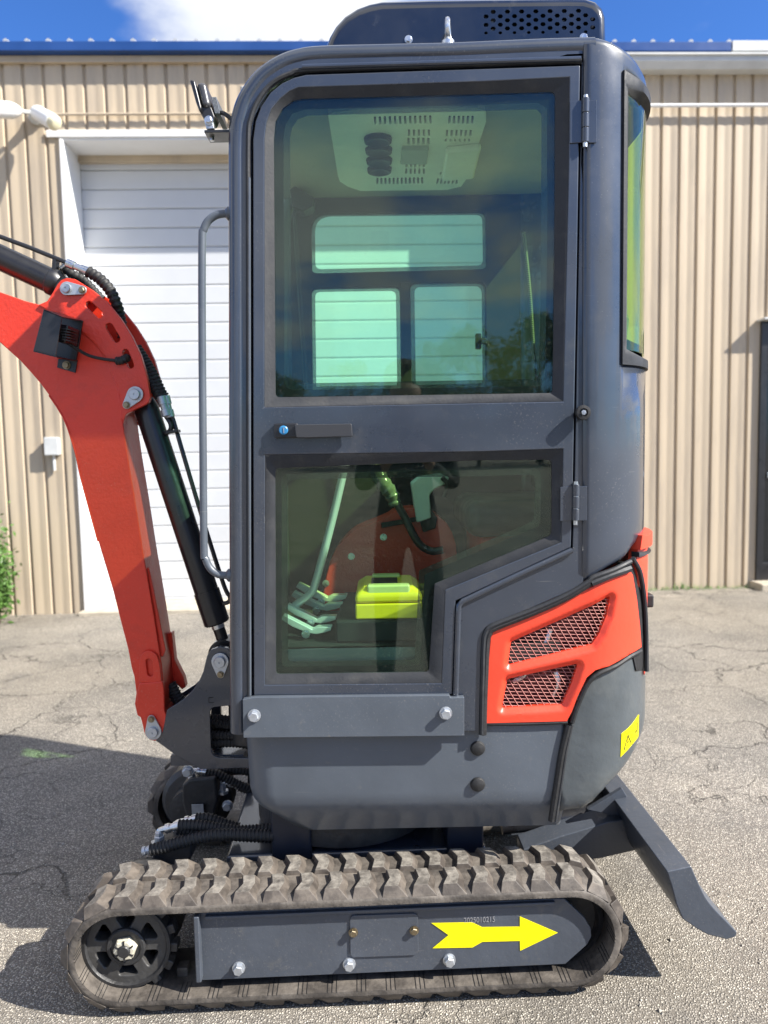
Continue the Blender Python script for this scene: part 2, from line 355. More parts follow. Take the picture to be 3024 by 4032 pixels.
def asphalt():
    m = bpy.data.materials.new('weathered_asphalt'); m.use_nodes = True; t = m.node_tree; b = t.nodes['Principled BSDF']; N = t.nodes.new; L = t.links.new
    g = N('ShaderNodeNewGeometry').outputs['Position']
    def noi(s, d=5, r=.6, src=g):
        n = N('ShaderNodeTexNoise'); n.inputs['Scale'].default_value = s; n.inputs['Detail'].default_value = d; n.inputs['Roughness'].default_value = r; L(src, n.inputs['Vector']); return n.outputs['Fac']
    def mr(x, a, b_, c=0, d=1, smooth=False):
        n = N('ShaderNodeMapRange'); n.inputs[1].default_value = a; n.inputs[2].default_value = b_; n.inputs[3].default_value = c; n.inputs[4].default_value = d; L(x, n.inputs[0])
        if smooth: n.interpolation_type = 'SMOOTHSTEP'
        return n.outputs[0]
    def mixc(f, a, b_, bt='MIX'):
        n = N('ShaderNodeMix'); n.data_type = 'RGBA'; n.blend_type = bt
        if hasattr(f, 'links'): L(f, n.inputs['Factor'])
        else: n.inputs['Factor'].default_value = f
        for s, k in ((a, 'A'), (b_, 'B')):
            if hasattr(s, 'links'): L(s, n.inputs[k])
            else: n.inputs[k].default_value = (*s, 1)
        return n.outputs['Result']
    def math_(op, a, b_):
        n = N('ShaderNodeMath'); n.operation = op
        for i, s in enumerate((a, b_)):
            if hasattr(s, 'links'): L(s, n.inputs[i])
            else: n.inputs[i].default_value = s
        return n.outputs[0]
    # stones
    wob = N('ShaderNodeTexNoise'); wob.inputs['Scale'].default_value = 60; L(g, wob.inputs['Vector'])
    wv = N('ShaderNodeMix'); wv.data_type = 'VECTOR'; wv.inputs['Factor'].default_value = .006; L(g, wv.inputs['A']); L(wob.outputs['Color'], wv.inputs['B'])
    v = N('ShaderNodeTexVoronoi'); v.inputs['Scale'].default_value = 175; L(wv.outputs['Result'], v.inputs['Vector'])
    v2 = N('ShaderNodeTexVoronoi'); v2.inputs['Scale'].default_value = 260; L(g, v2.inputs['Vector'])
    sc = N('ShaderNodeSeparateColor'); L(v.outputs['Color'], sc.inputs[0])
    ramp = N('ShaderNodeValToRGB'); e = ramp.color_ramp; e.interpolation = 'LINEAR'
    e.elements[0].position = 0; e.elements[0].color = (.15, .141, .128, 1); e.elements[1].position = 1; e.elements[1].color = (.72, .665, .56, 1)
    for p, c in ((.3, (.285, .266, .236)), (.6, (.42, .39, .34)), (.85, (.55, .51, .44))):
        q = e.elements.new(p); q.color = (*c, 1)
    L(sc.outputs[0], ramp.inputs[0])
    bind = mr(v.outputs['Distance'], .30, .62, 0, 1, True)
    col = mixc(bind, ramp.outputs[0], (.17, .155, .135))
    fine = mr(noi(240, 3), .3, .7, .78, 1.2); col = mixc(1, col, fine, 'MULTIPLY')
    big = mr(noi(1.1, 6, .62), .32, .68, .60, 1.18); col = mixc(1, col, big, 'MULTIPLY')
    warm = mr(noi(.55, 4), .42, .62); col = mixc(math_('MULTIPLY', warm, .22), col, (.33, .27, .18))
    oil = mr(noi(1.9, 5, .65), .60, .75); col = mixc(math_('MULTIPLY', oil, .5), col, (.10, .095, .09))
    # cracks
    wb = N('ShaderNodeTexNoise'); wb.inputs['Scale'].default_value = 3.2; wb.inputs['Detail'].default_value = 6; L(g, wb.inputs['Vector'])
    cv = N('ShaderNodeMix'); cv.data_type = 'VECTOR'; cv.inputs['Factor'].default_value = .32; L(g, cv.inputs['A']); L(wb.outputs['Color'], cv.inputs['B'])
    def crack(s, w, mlo, mhi, ms):
        c = N('ShaderNodeTexVoronoi'); c.feature = 'DISTANCE_TO_EDGE'; c.inputs['Scale'].default_value = s; L(cv.outputs['Result'], c.inputs['Vector'])
        k = mr(c.outputs['Distance'], w*.35, w, 1, 0, True); return math_('MULTIPLY', k, mr(noi(ms, 3), mlo, mhi))
    ck = math_('MAXIMUM', crack(2.3, .010, .46, .60, .7), crack(5.2, .012, .54, .66, 1.1))
    ck = math_('MAXIMUM', ck, crack(.8, .0045, .44, .56, .5))
    col = mixc(math_('MULTIPLY', ck, .66), col, (.03, .027, .024))
    L(col, b.inputs['Base Color']); b.inputs['Roughness'].default_value = .85; b.inputs['Specular IOR Level'].default_value = .3
    h = math_('ADD', math_('MULTIPLY', mr(v.outputs['Distance'], 0, .6, 1, 0), .9), math_('MULTIPLY', mr(v2.outputs['Distance'], 0, .6, 1, 0), .35))
    h = math_('ADD', h, math_('MULTIPLY', sc.outputs[1], .5))
    h = math_('SUBTRACT', h, math_('MULTIPLY', ck, 2.2))
    bp = N('ShaderNodeBump'); bp.inputs['Strength'].default_value = 1.0; bp.inputs['Distance'].default_value = .0036; L(h, bp.inputs['Height']); L(bp.outputs[0], b.inputs['Normal'])
    return m
asp = asphalt()

# ------------------------------------------------------------------ ground
bm = bmesh.new()
n = 40; gv = {}
def gcoord(i): t = (i/n)*2-1; return math.copysign(abs(t)**3*420, t)
for i in range(n+1):
    for j in range(n+1): gv[i, j] = bm.verts.new((gcoord(i), gcoord(j)+2, 0))
for i in range(n):
    for j in range(n): bm.faces.new([gv[i, j], gv[i+1, j], gv[i+1, j+1], gv[i, j+1]])
obj('ground', bm, asp, kind='structure', label='cracked weathered grey asphalt yard under the excavator', smooth=0, keep=True)

# loose grit on the asphalt
bm = bmesh.new(); rg = random.Random(21)
for k in range(2600):
    x = rg.uniform(-2.6, 2.6); y = 1.2+5*rg.random()**1.3
    if k % 3 == 0: y = B.W(x, 0, 0).y-abs(rg.gauss(0, .10))-.01; x = rg.uniform(-3.2, 3.4)
    s = rg.uniform(.002, .0055)*(1.5 if rg.random() < .1 else 1); c = Vector((x, y, s*.3)); q = [Vector((rg.gauss(0, 1), rg.gauss(0, 1), rg.gauss(0, .7))).normalized()*s for _ in range(5)]
    vv = [bm.verts.new(c+p) for p in (Vector((s, 0, 0)), Vector((-s*.5, s*.9, 0)), Vector((-s*.5, -s*.8, 0)), Vector((q[0].x*.4, q[0].y*.4, s*.8)), Vector((0, 0, -s*.5)))]
    for f in ((0, 1, 3), (1, 2, 3), (2, 0, 3), (1, 0, 4), (2, 1, 4), (0, 2, 4)): bm.faces.new([vv[i] for i in f])
obj('grit', bm, mat('grit_stone', (.34, .315, .27), .85, var=.4, vscale=14), kind='stuff', smooth=0, label='loose pale grit scattered over the asphalt', cat='grit')

# ------------------------------------------------------------------ warehouse
bld = empty('warehouse', B.W(0, 0, 0), 'tan ribbed metal warehouse with blue roof edge and white roll-up door behind the excavator', 'building')
PW = .161
VB = .36                                     # the wall to the right of the door stands back
uJ0 = B.uz(240, 640, 0)[0]; uJ1 = B.uz(2050, 1400, 0)[0]; uC = B.uz(2300, 1400, 0)[0]
zE = B.uz(700, 205, 0)[1]; zL = B.uz(700, 536, 0)[1]
def panel_mesh(z0, z1, cut=None):
    bm = bmesh.new()
    prof = [(0, .020), (.006, .020), (.012, 0), (.060, 0), (.067, .0016), (.092, .0016), (.099, 0), (.139, 0), (.1500, .020), (PW, .020)]
    if cut: prof = [p for p in prof if p[0] < cut]+[(cut, 0)]
    rows = [z0+(z1-z0)*k/6 for k in range(7)]; g = []
    for z in rows: g.append([bm.verts.new((u, v+.0012*math.sin(z*3+u*40), z)) for u, v in prof])
    for a, b in zip(g, g[1:]):
        for i in range(len(prof)-1): bm.faces.new([a[i], a[i+1], b[i+1], b[i]])
    return proto('siding_panel', bm, beige, smooth=25, recalc=False)
full = panel_mesh(-.05, zE+.02); above = panel_mesh(zL, zE+.02)
g0 = B.uz(6, 230, 0)[0]
k0 = int((-7.0-g0)/PW)
u = g0+k0*PW
while u < uC:
    if u > uJ1-.02 or u+PW < uJ0+.004: inst(full, B.M(u, 0, 0), bld)
    elif u < uJ0-.01: inst(panel_mesh(-.05, zL, uJ0-u+.004), B.M(u, 0, 0), bld); inst(above, B.M(u, 0, 0), bld)
    else: inst(above, B.M(u, 0, 0), bld)
    u += PW
u0B = B.uz(2601, 900, VB)[0]
u = u0B-8*PW
uD0 = B.uz(2982, 1800, VB)[0]; zD1 = B.uz(2990, 1268, VB)[1]
fullB = panel_mesh(-.05, zE+.02); aboveB = panel_mesh(zD1+.02, zE+.02)
while u < 7.2:
    inst(aboveB if uD0-.03 < u+.05 < uD0+1.0 else fullB, B.M(u, VB, 0), bld); u += PW
bm = bmesh.new(); box(bm, (uC-.03, -.01, 0), (uC+.02, VB+.02, zE), B.M(0, 0, 0)); obj('corner_trim', bm, galv, bld)
# backing (building volume, closed behind the siding)
bm = bmesh.new(); box(bm, (-7.2, .06, 0), (uJ0-.02, 6, zE), B.M(0, 0, 0)); obj('backing_wall', bm, darkin, bld)
bm = bmesh.new(); box(bm, (uJ0-.02, .06, zL+.02), (uJ1+.02, 6, zE), B.M(0, 0, 0)); obj('backing_wall', bm, darkin, bld)
bm = bmesh.new(); box(bm, (uJ1+.02, .06, 0), (uC-.04, 6, zE), B.M(0, 0, 0)); obj('backing_wall', bm, darkin, bld)
bm = bmesh.new(); box(bm, (uC-.04, VB+.06, 0), (uD0-.02, 6, zE), B.M(0, 0, 0)); obj('backing_wall', bm, darkin, bld)
bm = bmesh.new(); box(bm, (uD0-.02, VB+.30, 0), (7.4, 6, zE), B.M(0, 0, 0)); obj('backing_wall', bm, darkin, bld)
# roof with seams and blue fascia
zf0 = B.uz(700, 199, -.10)[1]; zf1 = B.uz(700, 160, -.10)[1]
uFe = B.uz(2880, 170, -.10)[0]
bm = bmesh.new(); box(bm, (-7.4, -.10, zf0), (uC+.1, -.02, zf1), B.M(0, 0, 0)); fas = obj('fascia', bm, bluem, bld, bevel=.006)
zfB0 = B.uz(2700, 200, VB-.14)[1]; zfB1 = B.uz(2700, 163, VB-.14)[1]; uFe = B.uz(2880, 170, VB-.14)[0]
bm = bmesh.new(); box(bm, (uC+.1, VB-.14, zfB0), (uFe, VB-.06, zfB1), B.M(0, 0, 0)); obj('fascia', bm, bluem, bld, bevel=.006)
bm = bmesh.new(); box(bm, (uFe+.01, VB-.14, zfB0), (7.5, VB-.06, zfB1+.01), B.M(0, 0, 0)); obj('fascia', bm, galv, bld, bevel=.006, label='grey end of the roof edge')
bm = bmesh.new(); box(bm, (-7.3, -.035, zf0-.055), (uC+.3, .0, zf0-.002), B.M(0, 0, 0)); obj('eave_trim', bm, beige, bld, bevel=.004)
bm = bmesh.new()
for rf in ([B.W(-7.4, -.08, zf1-.006), B.W(uC+.09, -.08, zf1-.006), B.W(uC+.09, 7, zf1+1.0), B.W(-7.4, 7, zf1+1.0)], [B.W(uC+.1, VB-.12, zfB1-.006), B.W(7.5, VB-.12, zfB1-.006), B.W(7.5, 7.4, zfB1+1.0), B.W(uC+.1, 7.4, zfB1+1.0)]):
    a = [bm.verts.new(p) for p in rf]; b_ = [bm.verts.new(p-Vector((0, 0, .03))) for p in rf]
    bm.faces.new(a); bm.faces.new(b_[::-1])
    for i in range(4): bm.faces.new([a[i], b_[i], b_[(i+1) % 4], a[(i+1) % 4]])
roof = obj('roof', bm, bluem, bld, smooth=0)
bm = bmesh.new(); sl = math.atan2(1.006, 7.08)
tube(bm, [(0, 0, 0), (0, 7.0, 1.0)], .022, 6); seam = proto('roof_seam', bm, galv, smooth=0)
u = B.uz(18, 158, -.1)[0]-5*PW*1.02
while u < uFe:
    inst(seam, B.M(u, -.085, zf1+.004) if u < uC+.05 else B.M(u, VB-.125, zfB1+.004), roof); u += PW*1.02
# white gutter along the wall that stands back
zg0 = B.uz(2800, 258, VB-.16)[1]; zg1 = B.uz(2800, 205, VB-.16)[1]; ug0 = B.uz(2420, 230, VB-.16)[0]
bm = bmesh.new(); pr = [(0, 0), (-.10, 0), (-.14, .05), (-.14, zg1-zg0-.02), (-.16, zg1-zg0-.015), (-.16, zg1-zg0), (0, zg1-zg0)]
a = [bm.verts.new(B.W(ug0, VB+p[0], zg0+p[1])) for p in pr]; b_ = [bm.verts.new(B.W(7.5, VB+p[0], zg0+p[1])) for p in pr]
bm.faces.new(a); bm.faces.new(b_[::-1])
for i in range(len(pr)): bm.faces.new([a[i], b_[i], b_[(i+1) % len(pr)], a[(i+1) % len(pr)]])
obj('gutter', bm, galv, bld, smooth=20)
# garage doorway: hood, jambs, soffit, door slats
bm = bmesh.new(); box(bm, (uJ0-.10, -.022, zL-.012), (uJ1+.10, -.004, zL+.045), B.M(0, 0, 0)); obj('door_hood', bm, white, bld, bevel=.006)
bm = bmesh.new(); box(bm, (uJ0, -.02, 0), (uJ0+.03, VB, zL-.02), B.M(0, 0, 0)); obj('door_jamb', bm, white, bld, bevel=.003)
bm = bmesh.new(); box(bm, (uJ1-.03, -.02, 0), (uJ1, VB, zL-.02), B.M(0, 0, 0)); obj('door_jamb', bm, white, bld, bevel=.003)
bm = bmesh.new(); box(bm, (uJ0+.03, -.004, zL-.03), (uJ1-.03, VB+.02, zL-.005), B.M(0, 0, 0)); obj('door_soffit', bm, white, bld)
bm = bmesh.new(); box(bm, (uJ0+.03, VB-.05, zL-.085), (uJ1-.03, VB+.02, zL-.03), B.M(0, 0, 0)); obj('door_header', bm, beige, bld, bevel=.004)
zl1 = B.uz(700, 1048, VB)[1]; zl2 = B.uz(700, 1048+73.6*10, VB)[1]; SH = (zl1-zl2)/10
gd = empty('garage_door', B.W((uJ0+uJ1)/2, VB, 0), parent=bld)
bm = bmesh.new(); w = (uJ1-uJ0)/2-.031
pr = [(0.006, .003), (0, .010), (0, SH-.010), (.007, SH-.001), (.03, SH-.001), (.03, .003)]
a = [bm.verts.new((-w, p[0], p[1])) for p in pr]; b_ = [bm.verts.new((w, p[0], p[1])) for p in pr]
bm.faces.new(a); bm.faces.new(b_[::-1])
for i in range(len(pr)): bm.faces.new([a[i], b_[i], b_[(i+1) % len(pr)], a[(i+1) % len(pr)]])
slat = proto('door_slat', bm, doorw, smooth=0)
z = zl1-SH*math.floor((zl1-.03)/SH)
zs = z
while z < zL-.10:
    inst(slat, B.M((uJ0+uJ1)/2, VB, z), gd); z += SH
bm = bmesh.new(); box(bm, (uJ0+.031, VB+.031, 0), (uJ1-.031, VB+.08, zL-.02), B.M(0, 0, 0)); obj('door_backing', bm, doorw, gd)
bm = bmesh.new(); box(bm, (uJ0+.031, VB-.004, .03), (uJ1-.031, VB+.025, zs), B.M(0, 0, 0)); obj('bottom_rail', bm, doorw, gd, bevel=.004)
bm = bmesh.new(); box(bm, (uJ0-.02, -.12, -.02), (uJ1+.02, VB+.1, .03), B.M(0, 0, 0)); obj('door_sill', bm, conc, bld, bevel=.008)
# conduits
zc = B.uz(600, 449, -.03)[1]
bm = bmesh.new(); tube(bm, [B.W(B.uz(140, 440, -.03)[0], -.03, zc), B.W(uC-.1, -.03, zc)], .011, 8); obj('conduit', bm, beige, bld)
zc2 = B.uz(2800, 415, VB-.05)[1]
bm = bmesh.new(); tube(bm, [B.W(uC+.1, VB-.05, zc2), B.W(7, VB-.05, zc2)], .016, 8); obj('conduit', bm, white, bld)
# glazed entrance at the right edge
dr = empty('entrance_door', B.W(uD0+.5, VB, 0), parent=bld)
bm = bmesh.new()
box(bm, (uD0, VB-.03, .061), (uD0+.06, VB+.08, zD1), B.M(0, 0, 0)); box(bm, (uD0+.9, VB-.03, .061), (uD0+.96, VB+.08, zD1), B.M(0, 0, 0)); box(bm, (uD0+.06, VB-.03, zD1-.06), (uD0+.9, VB+.08, zD1-.001), B.M(0, 0, 0)); box(bm, (uD0+.06, VB-.025, .061), (uD0+.9, VB+.06, .22), B.M(0, 0, 0))
obj('door_frame', bm, blackm, dr, bevel=.003)
bm = bmesh.new(); box(bm, (uD0+.06, VB+.02, .22), (uD0+.9, VB+.03, zD1-.06), B.M(0, 0, 0)); obj('pane', bm, mat('dark_door_glass', (.012, .014, .016), .06), dr)
bm = bmesh.new(); box(bm, (uD0+.1, VB+.004, 1.0), (uD0+.86, VB+.018, 1.05), B.M(0, 0, 0)); obj('push_bar', bm, steel, dr, bevel=.004)
bm = bmesh.new(); box(bm, (uD0-.03, VB-.13, zD1+.003), (uD0+1.02, VB+.03, zD1+.022), B.M(0, 0, 0)); obj('canopy', bm, galv, bld, bevel=.003)
bm = bmesh.new(); box(bm, (uD0-.05, VB-.22, -.02), (uD0+1.3, VB+.1, .06), B.M(0, 0, 0)); obj('door_step', bm, conc, bld, bevel=.01)

# things on the wall
c = B.P(200, 1755, -.0); ub, zb = B.uz(203, 1757, -.055)
jb = empty('electrical_box', B.W(ub, 0, zb-.08), 'small pale grey electrical box on the tan wall beside the garage door', 'electrical box')
bm = bmesh.new(); box(bm, (ub-.055, -.055, zb-.07), (ub+.055, .0, zb+.07), B.M(0, 0, 0)); obj('box_body', bm, galv, jb, bevel=.006)
bm = bmesh.new(); box(bm, (ub-.058, -.068, zb-.074), (ub+.058, -.0555, zb+.074), B.M(0, 0, 0)); obj('cover', bm, galv, jb, bevel=.006)
bm = bmesh.new(); tube(bm, [B.W(ub, -.02, zb-.07), B.W(ub, -.02, zb-.2)], .012, 8); obj('conduit_stub', bm, galv, jb)
ul, zl = B.uz(128, 443, -.10)
fl = empty('wall_floodlight', B.W(ul, 0, zl-.1), 'cream twin floodlight on the tan wall above the left corner of the garage door', 'floodlight')
bm = bmesh.new(); lathe(bm, B.W(ul, 0, zl), -B.ey, [(.06, 0), (.06, .035), (.04, .05), (.03, .10), (0, .10)], 16); obj('mount', bm, galv, fl)
def lamp(p0, p1, r, d):
    ax = (p1-p0).normalized(); Lh = (p1-p0).length; h = empty('lamp_head', p0, parent=fl)
    bm = bmesh.new(); lathe(bm, p0, ax, [(r*.45, 0), (r*.8, .03), (r, .07), (r, Lh*.8), (r*1.03, Lh*.82), (r*1.03, Lh), (r*.9, Lh)], 20); obj('housing', bm, white, h)
    bm = bmesh.new(); lathe(bm, p0, ax, [(r*.94, Lh-.01), (r*.9, Lh+.02), (r*.6, Lh+.05), (0, Lh+.06)], 20); obj('lens', bm, cream, h)
    bm = bmesh.new(); tube(bm, [B.W(ul, -.09, zl), p0+ax*.02], .016, 8); obj('knuckle', bm, galv, h)
lamp(B.P(135, 437, -.14), B.P(212, 482, -.34), .058, 1)
lamp(B.P(80, 437, -.14), B.P(-60, 428, -.30), .062, -1)

def leaves(bm, pts, size, mi=0):
    for p in pts:
        n = Vector((random.gauss(0, 1), random.gauss(0, 1), random.gauss(.4, 1))).normalized(); a = n.orthogonal().normalized(); a = Matrix.Rotation(random.random()*6.3, 3, n) @ a; b = n.cross(a)
        s = size*random.uniform(.6, 1.4); q = [p-a*s, p-b*s*.45+n*s*.1, p+a*s, p+b*s*.45+n*s*.1]
        f = bm.faces.new([bm.verts.new(x) for x in q]); f.material_index = mi
# shrub by the wall at the left edge
us, zs_ = B.uz(10, 2425, -.35)
sh = empty('shrub', B.W(us, -.3, 0), 'bright green leafy shrub against the tan wall at the left edge', 'shrub')
bm = bmesh.new(); tips = []
for k in range(16):
    h = random.uniform(.35, 1.1); dx = random.uniform(-.5, .30)*(.4+h*.5); dy = random.uniform(-.25, .12)
    pa = [B.W(us+dx*t*t-.05, -.3+dy*t, h*t) for t in (0, .35, .7, 1)]; P = crom(pa, 5); tube(bm, P, lambda t, i: .008*(1-t*.7), 5); tips += P[4:]
obj('stems', bm, bark, sh)
bm = bmesh.new()
pts = [p+Vector((random.gauss(0, .055), random.gauss(0, .05), random.gauss(0, .05))) for p in tips for _ in range(22)]
leaves(bm, pts, .024); obj('foliage', bm, leaf1, sh, smooth=0, recalc=False)
# weeds along the wall foot
bm = bmesh.new()
for k in range(330):
    u_ = random.uniform(uC, uD0); s = random.uniform(.02, .07)*(.4+noise.noise(Vector((u_*2, 3, 0)))**2*3+.3)
    p = B.W(u_, VB-random.uniform(.0, .10), 0); d = Vector((random.gauss(0, .3), random.gauss(0, .3), 1)).normalized(); sd_ = d.orthogonal().normalized()*.004
    bm.faces.new([bm.verts.new(p-sd_), bm.verts.new(p+sd_), bm.verts.new(p+d*s)])
obj('weeds', bm, leaf1, kind='stuff', smooth=0, recalc=False, label='low green weeds along the foot of the tan wall', cat='weeds')

# ------------------------------------------------------------------ excavator: undercarriage
ex = empty('mini_excavator', T.W(0, 0, 0), 'compact charcoal grey and red crawler excavator with an enclosed cab and rubber tracks', 'excavator')
V0, V1 = -.475, -.285                     # near track, local depth
def hexbolt(r=.011, h=.009, washer=True):
    bm = bmesh.new()
    if washer: lathe(bm, (0, 0, 0), YM, [(0, -.002), (r*1.25, -.002), (r*1.25, .002), (0, .002)], 16)
    lathe(bm, (0, 0, 0), YM, [(0, .001), (r, .001), (r, h*.85), (r*.86, h), (0, h)], 6)
    return bm
bolt_s = proto('bolt', hexbolt(), steel, smooth=20); bolt_g = proto('bolt', hexbolt(.009, .008), gold, smooth=20); bolt_l = proto('bolt', hexbolt(.0125, .014), zinc, smooth=20)
def bolt(src, p, parent, fr=H, sc=1): return inst(src, Matrix.Translation(p) @ Matrix.Rotation(fr.yaw, 4, 'Z') @ Matrix.Scale(sc, 4), parent)
RI, TH = .1070, .026
uS = T.uz(206, 3700, V0)[0]+RI+TH+.022; uI = T.uz(2500, 3660, V0)[0]-RI-TH-.022; zW = .022+TH+RI
LEN = uI-uS; PER = 2*LEN+2*math.pi*(RI+TH)
def loop(s, r):
    """point on the track loop at arc position s of PER; r = distance from wheel centre line"""
    q = math.pi*(RI+TH); s = s % PER
    if s < LEN: return uS+s, zW+r, 0.
    s -= LEN
    if s < q: a = s/(RI+TH); return uI+math.sin(a)*r, zW+math.cos(a)*r, a
    s -= q
    if s < LEN: return uI-s, zW-r, math.pi
    s -= LEN; a = s/(RI+TH)+math.pi; return uS+math.sin(a)*r, zW+math.cos(a)*r, a
bm = bmesh.new(); NS = 180; rings = []
sec = [(V0+.001, .0), (V0, .010), (V0+.002, .017), (V0+.020, TH), (V1-.020, TH), (V1-.002, .017), (V1, .010), (V1-.001, .0), (V1-.02, 0), (V0+.02, 0)]
for i in range(NS):
    rings.append([bm.verts.new(T.W(*(lambda q: (q[0], v, q[1]))(loop(PER*i/NS, RI+h)))) for v, h in sec])
for i in range(NS):
    A, Bq = rings[i], rings[(i+1) % NS]
    for j in range(len(sec)): bm.faces.new([A[j], A[(j+1) % len(sec)], Bq[(j+1) % len(sec)], Bq[j]])
belt = obj('track_belt', bm, rubber, ex, smooth=50, label='brown dusty rubber track belt')
# chevron lugs
def lugmesh(flip):
    bm = bmesh.new(); w = .088; h = .0125
    #  x along belt, y across, z outward
    base = [(-.030, -.003), (.034, -.003), (.042, w*.5), (.036, w), (-.022, w), (-.015, w*.5)]
    top = [(-.024, .012), (.010, .012), (.020, w*.55), (.014, w*.97), (-.015, w*.97), (-.009, w*.55)]
    a = [bm.verts.new((x, y if not flip else w-y, -.010)) for x, y in base]; b = [bm.verts.new((x, y if not flip else w-y, h)) for x, y in top]
    bm.faces.new(a); bm.faces.new(b).material_index = 1
    for i in range(6): bm.faces.new([a[i], a[(i+1) % 6], b[(i+1) % 6], b[i]])
    bmesh.ops.recalc_face_normals(bm, faces=bm.faces)
    return proto('lug', bm, [rubber2, rubtop], bevel=.0020, seg=2, smooth=30)
lugA, lugB = lugmesh(False), lugmesh(True)
NL = 42
def place_lugs(parent, dv):
    for i in range(NL):
        for k, src in ((0, lugA), (1, lugB)):
            q = loop(PER*(i+.15+.5*k)/NL, RI+TH); v = V0+.004 if k == 0 else V0+.098
            M = T.M(q[0], v+dv, q[1]) @ Matrix.Rotation(q[2], 4, 'Y'); inst(src, M, parent)
place_lugs(belt, 0)
# thin moulded ribs on the belt edge
bm = bmesh.new()
for i in range(NL):
    for d in (-.1, 0, .1):
        q = loop(PER*(i+.15+d*1.5)/NL, RI+.001); M = T.M(q[0], V0, q[1]) @ Matrix.Rotation(q[2], 4, 'Y')
        box(bm, (-.0007, .0006, -.0022), (.0007, .060, .001), M)
obj('edge_ribs', bm, black, belt, smooth=0, kind='stuff')
# inner drive teeth
bm = bmesh.new(); box(bm, (-.014, -.016, -.022), (.014, .016, .003)); tooth = proto('drive_tooth', bm, rubber, bevel=.004)
for i in range(NL): q = loop(PER*(i+.4)/NL, RI); inst(tooth, T.M(q[0], (V0+V1)/2, q[1]) @ Matrix.Rotation(q[2], 4, 'Y'), belt)

def wheel_disc(u, v, z, r, parent, teeth=0):
    sp = empty('sprocket', T.W(u, v, z), parent=parent)
    circ = [(math.cos(a)*r*.92, math.sin(a)*r*.92) for a in [2*math.pi*i/48 for i in range(48)]]
    hs = []
    for k in range(6):
        a = k*math.pi/3+.52
        pts = [(r*.42, -.20), (r*.42, .20), (r*.72, .34), (r*.72, -.34)]
        hs.append(rnd([(p*math.cos(a+q), p*math.sin(a+q)) for p, q in pts], .008, 4))
    bm = bmesh.new(); prism(bm, circ, lambda p: T.W(u+p[0], v+.003, z+p[1]), lambda p: T.W(u+p[0], v+.045, z+p[1]), hs)
    obj('spoke_disc', bm, mat('worn_cast_iron', (.045, .044, .043), .5, var=.25, vscale=18, bump=.2, bscale=60) if 'worn_cast_iron' not in MATS else MATS['worn_cast_iron'], sp, bevel=.004)
    bm = bmesh.new()
    for i in range(48):
        a = 2*math.pi*i/48
    lathe(bm, T.W(u, v, z), -T.ey, [(r*.84, -.045), (r*.93, -.045), (r*.97, -.03), (r*.95, .002), (r*.88, .003), (r*.84, -.004), (r*.84, -.045)], 48, cap=False)
    obj('rim', bm, castb, sp)
    if teeth:
        for k in range(teeth):
            a = 2*math.pi*k/teeth; bm = bmesh.new()
            box(bm, (-.012, .004, 0), (.012, .036, .024), T.M(u, v, z) @ Matrix.Rotation(a, 4, 'Y') @ Matrix.Translation((0, 0, r*.88)))
            obj('tooth', bm, castb, sp, bevel=.004)
    bm = bmesh.new(); lathe(bm, T.W(u, v, z), -T.ey, [(r*.42, -.04), (r*.42, .003), (r*.39, .006), (r*.33, .006), (r*.32, .003), (0, .003)], 32)
    obj('hub', bm, castb, sp)
    return sp
uN, zN = T.uz(530, 3704, -.435)
sp = wheel_disc(uS, -.428, zW, .112, ex, 15)
bm = bmesh.new(); lathe(bm, T.W(uS, -.431, zW), -T.ey, [(.029, 0), (.029, .006), (.026, .007), (.0265, .014), (.023, .016), (.016, .016), (.016, .010)], 6, .4)
nut = obj('castle_nut', bm, mat('cream_nut', (.62, .58, .46), .45, metal=.2), sp, smooth=20)
for k in range(3):
    bm = bmesh.new(); box(bm, (-.0022, -.0168, -.0245), (.0022, -.013, .0245), T.M(uS, -.431, zW) @ Matrix.Rotation(k*math.pi/3, 4, 'Y')); obj('nut_slot', bm, castb, nut)
bm = bmesh.new(); lathe(bm, T.W(uS, -.431, zW), -T.ey, [(.0155, 0), (.0155, .018), (.013, .021), (0, .021)], 20); obj('axle_end', bm, castb, sp)
id_ = empty('idler_wheel', T.W(uI, -.38, zW), parent=ex)
bm = bmesh.new(); lathe(bm, T.W(uI, -.40, zW), -T.ey, [(.02, -.07), (.09, -.07), (.095, -.05), (.103, -.045), (.103, .0), (.09, .006), (.085, -.012), (.04, -.012), (.035, .01), (0, .01)], 40); obj('wheel', bm, castb, id_)

# track frame side plate
FP = -.448
fo = [(776, 3591), (2221, 3538), (2268, 3582), (2303, 3616), (2326, 3655), (2329, 3688), (2312, 3720), (2226, 3797), (774, 3862)]
fr_ = plate('track_frame', fo, T, FP, FP+.012, greyt, ex, bevel=.002)
bm = bmesh.new(); u0, z0 = T.uz(776, 3600, FP); u1, z1 = T.uz(2215, 3540, FP)
box(bm, (u0, FP+.013, .07), (u1-.03, FP+.15, zW+.055), T.M(0, 0, 0)); obj('frame_beam', bm, greyt, fr_, bevel=.004)
bm = bmesh.new(); ux, zx = T.uz(775, 3612, FP-.022); ux2, zx2 = T.uz(775, 3872, FP-.022)
box(bm, (ux-.009, FP-.022, zx2), (ux+.004, FP+.05, zx), T.M(0, 0, 0)); obj('end_flange', bm, greyt, fr_, bevel=.003)
bm = bmesh.new(); box(bm, (u0+.02, FP-.010, zW+.078), (u1-.02, FP+.03, zW+.086), T.M(0, 0, 0)); obj('top_ledge', bm, greyt, fr_, bevel=.002)
cv = plate('inspection_cover', rnd([(1377, 3606), (1646, 3597), (1648, 3762), (1379, 3772)], 22), T, FP-.004, FP-.0005, greyt, fr_, bevel=.0015)
for p in ((1391, 3672), (1631, 3664)): bolt(bolt_g, T.P(*p, FP-.006), cv, T)
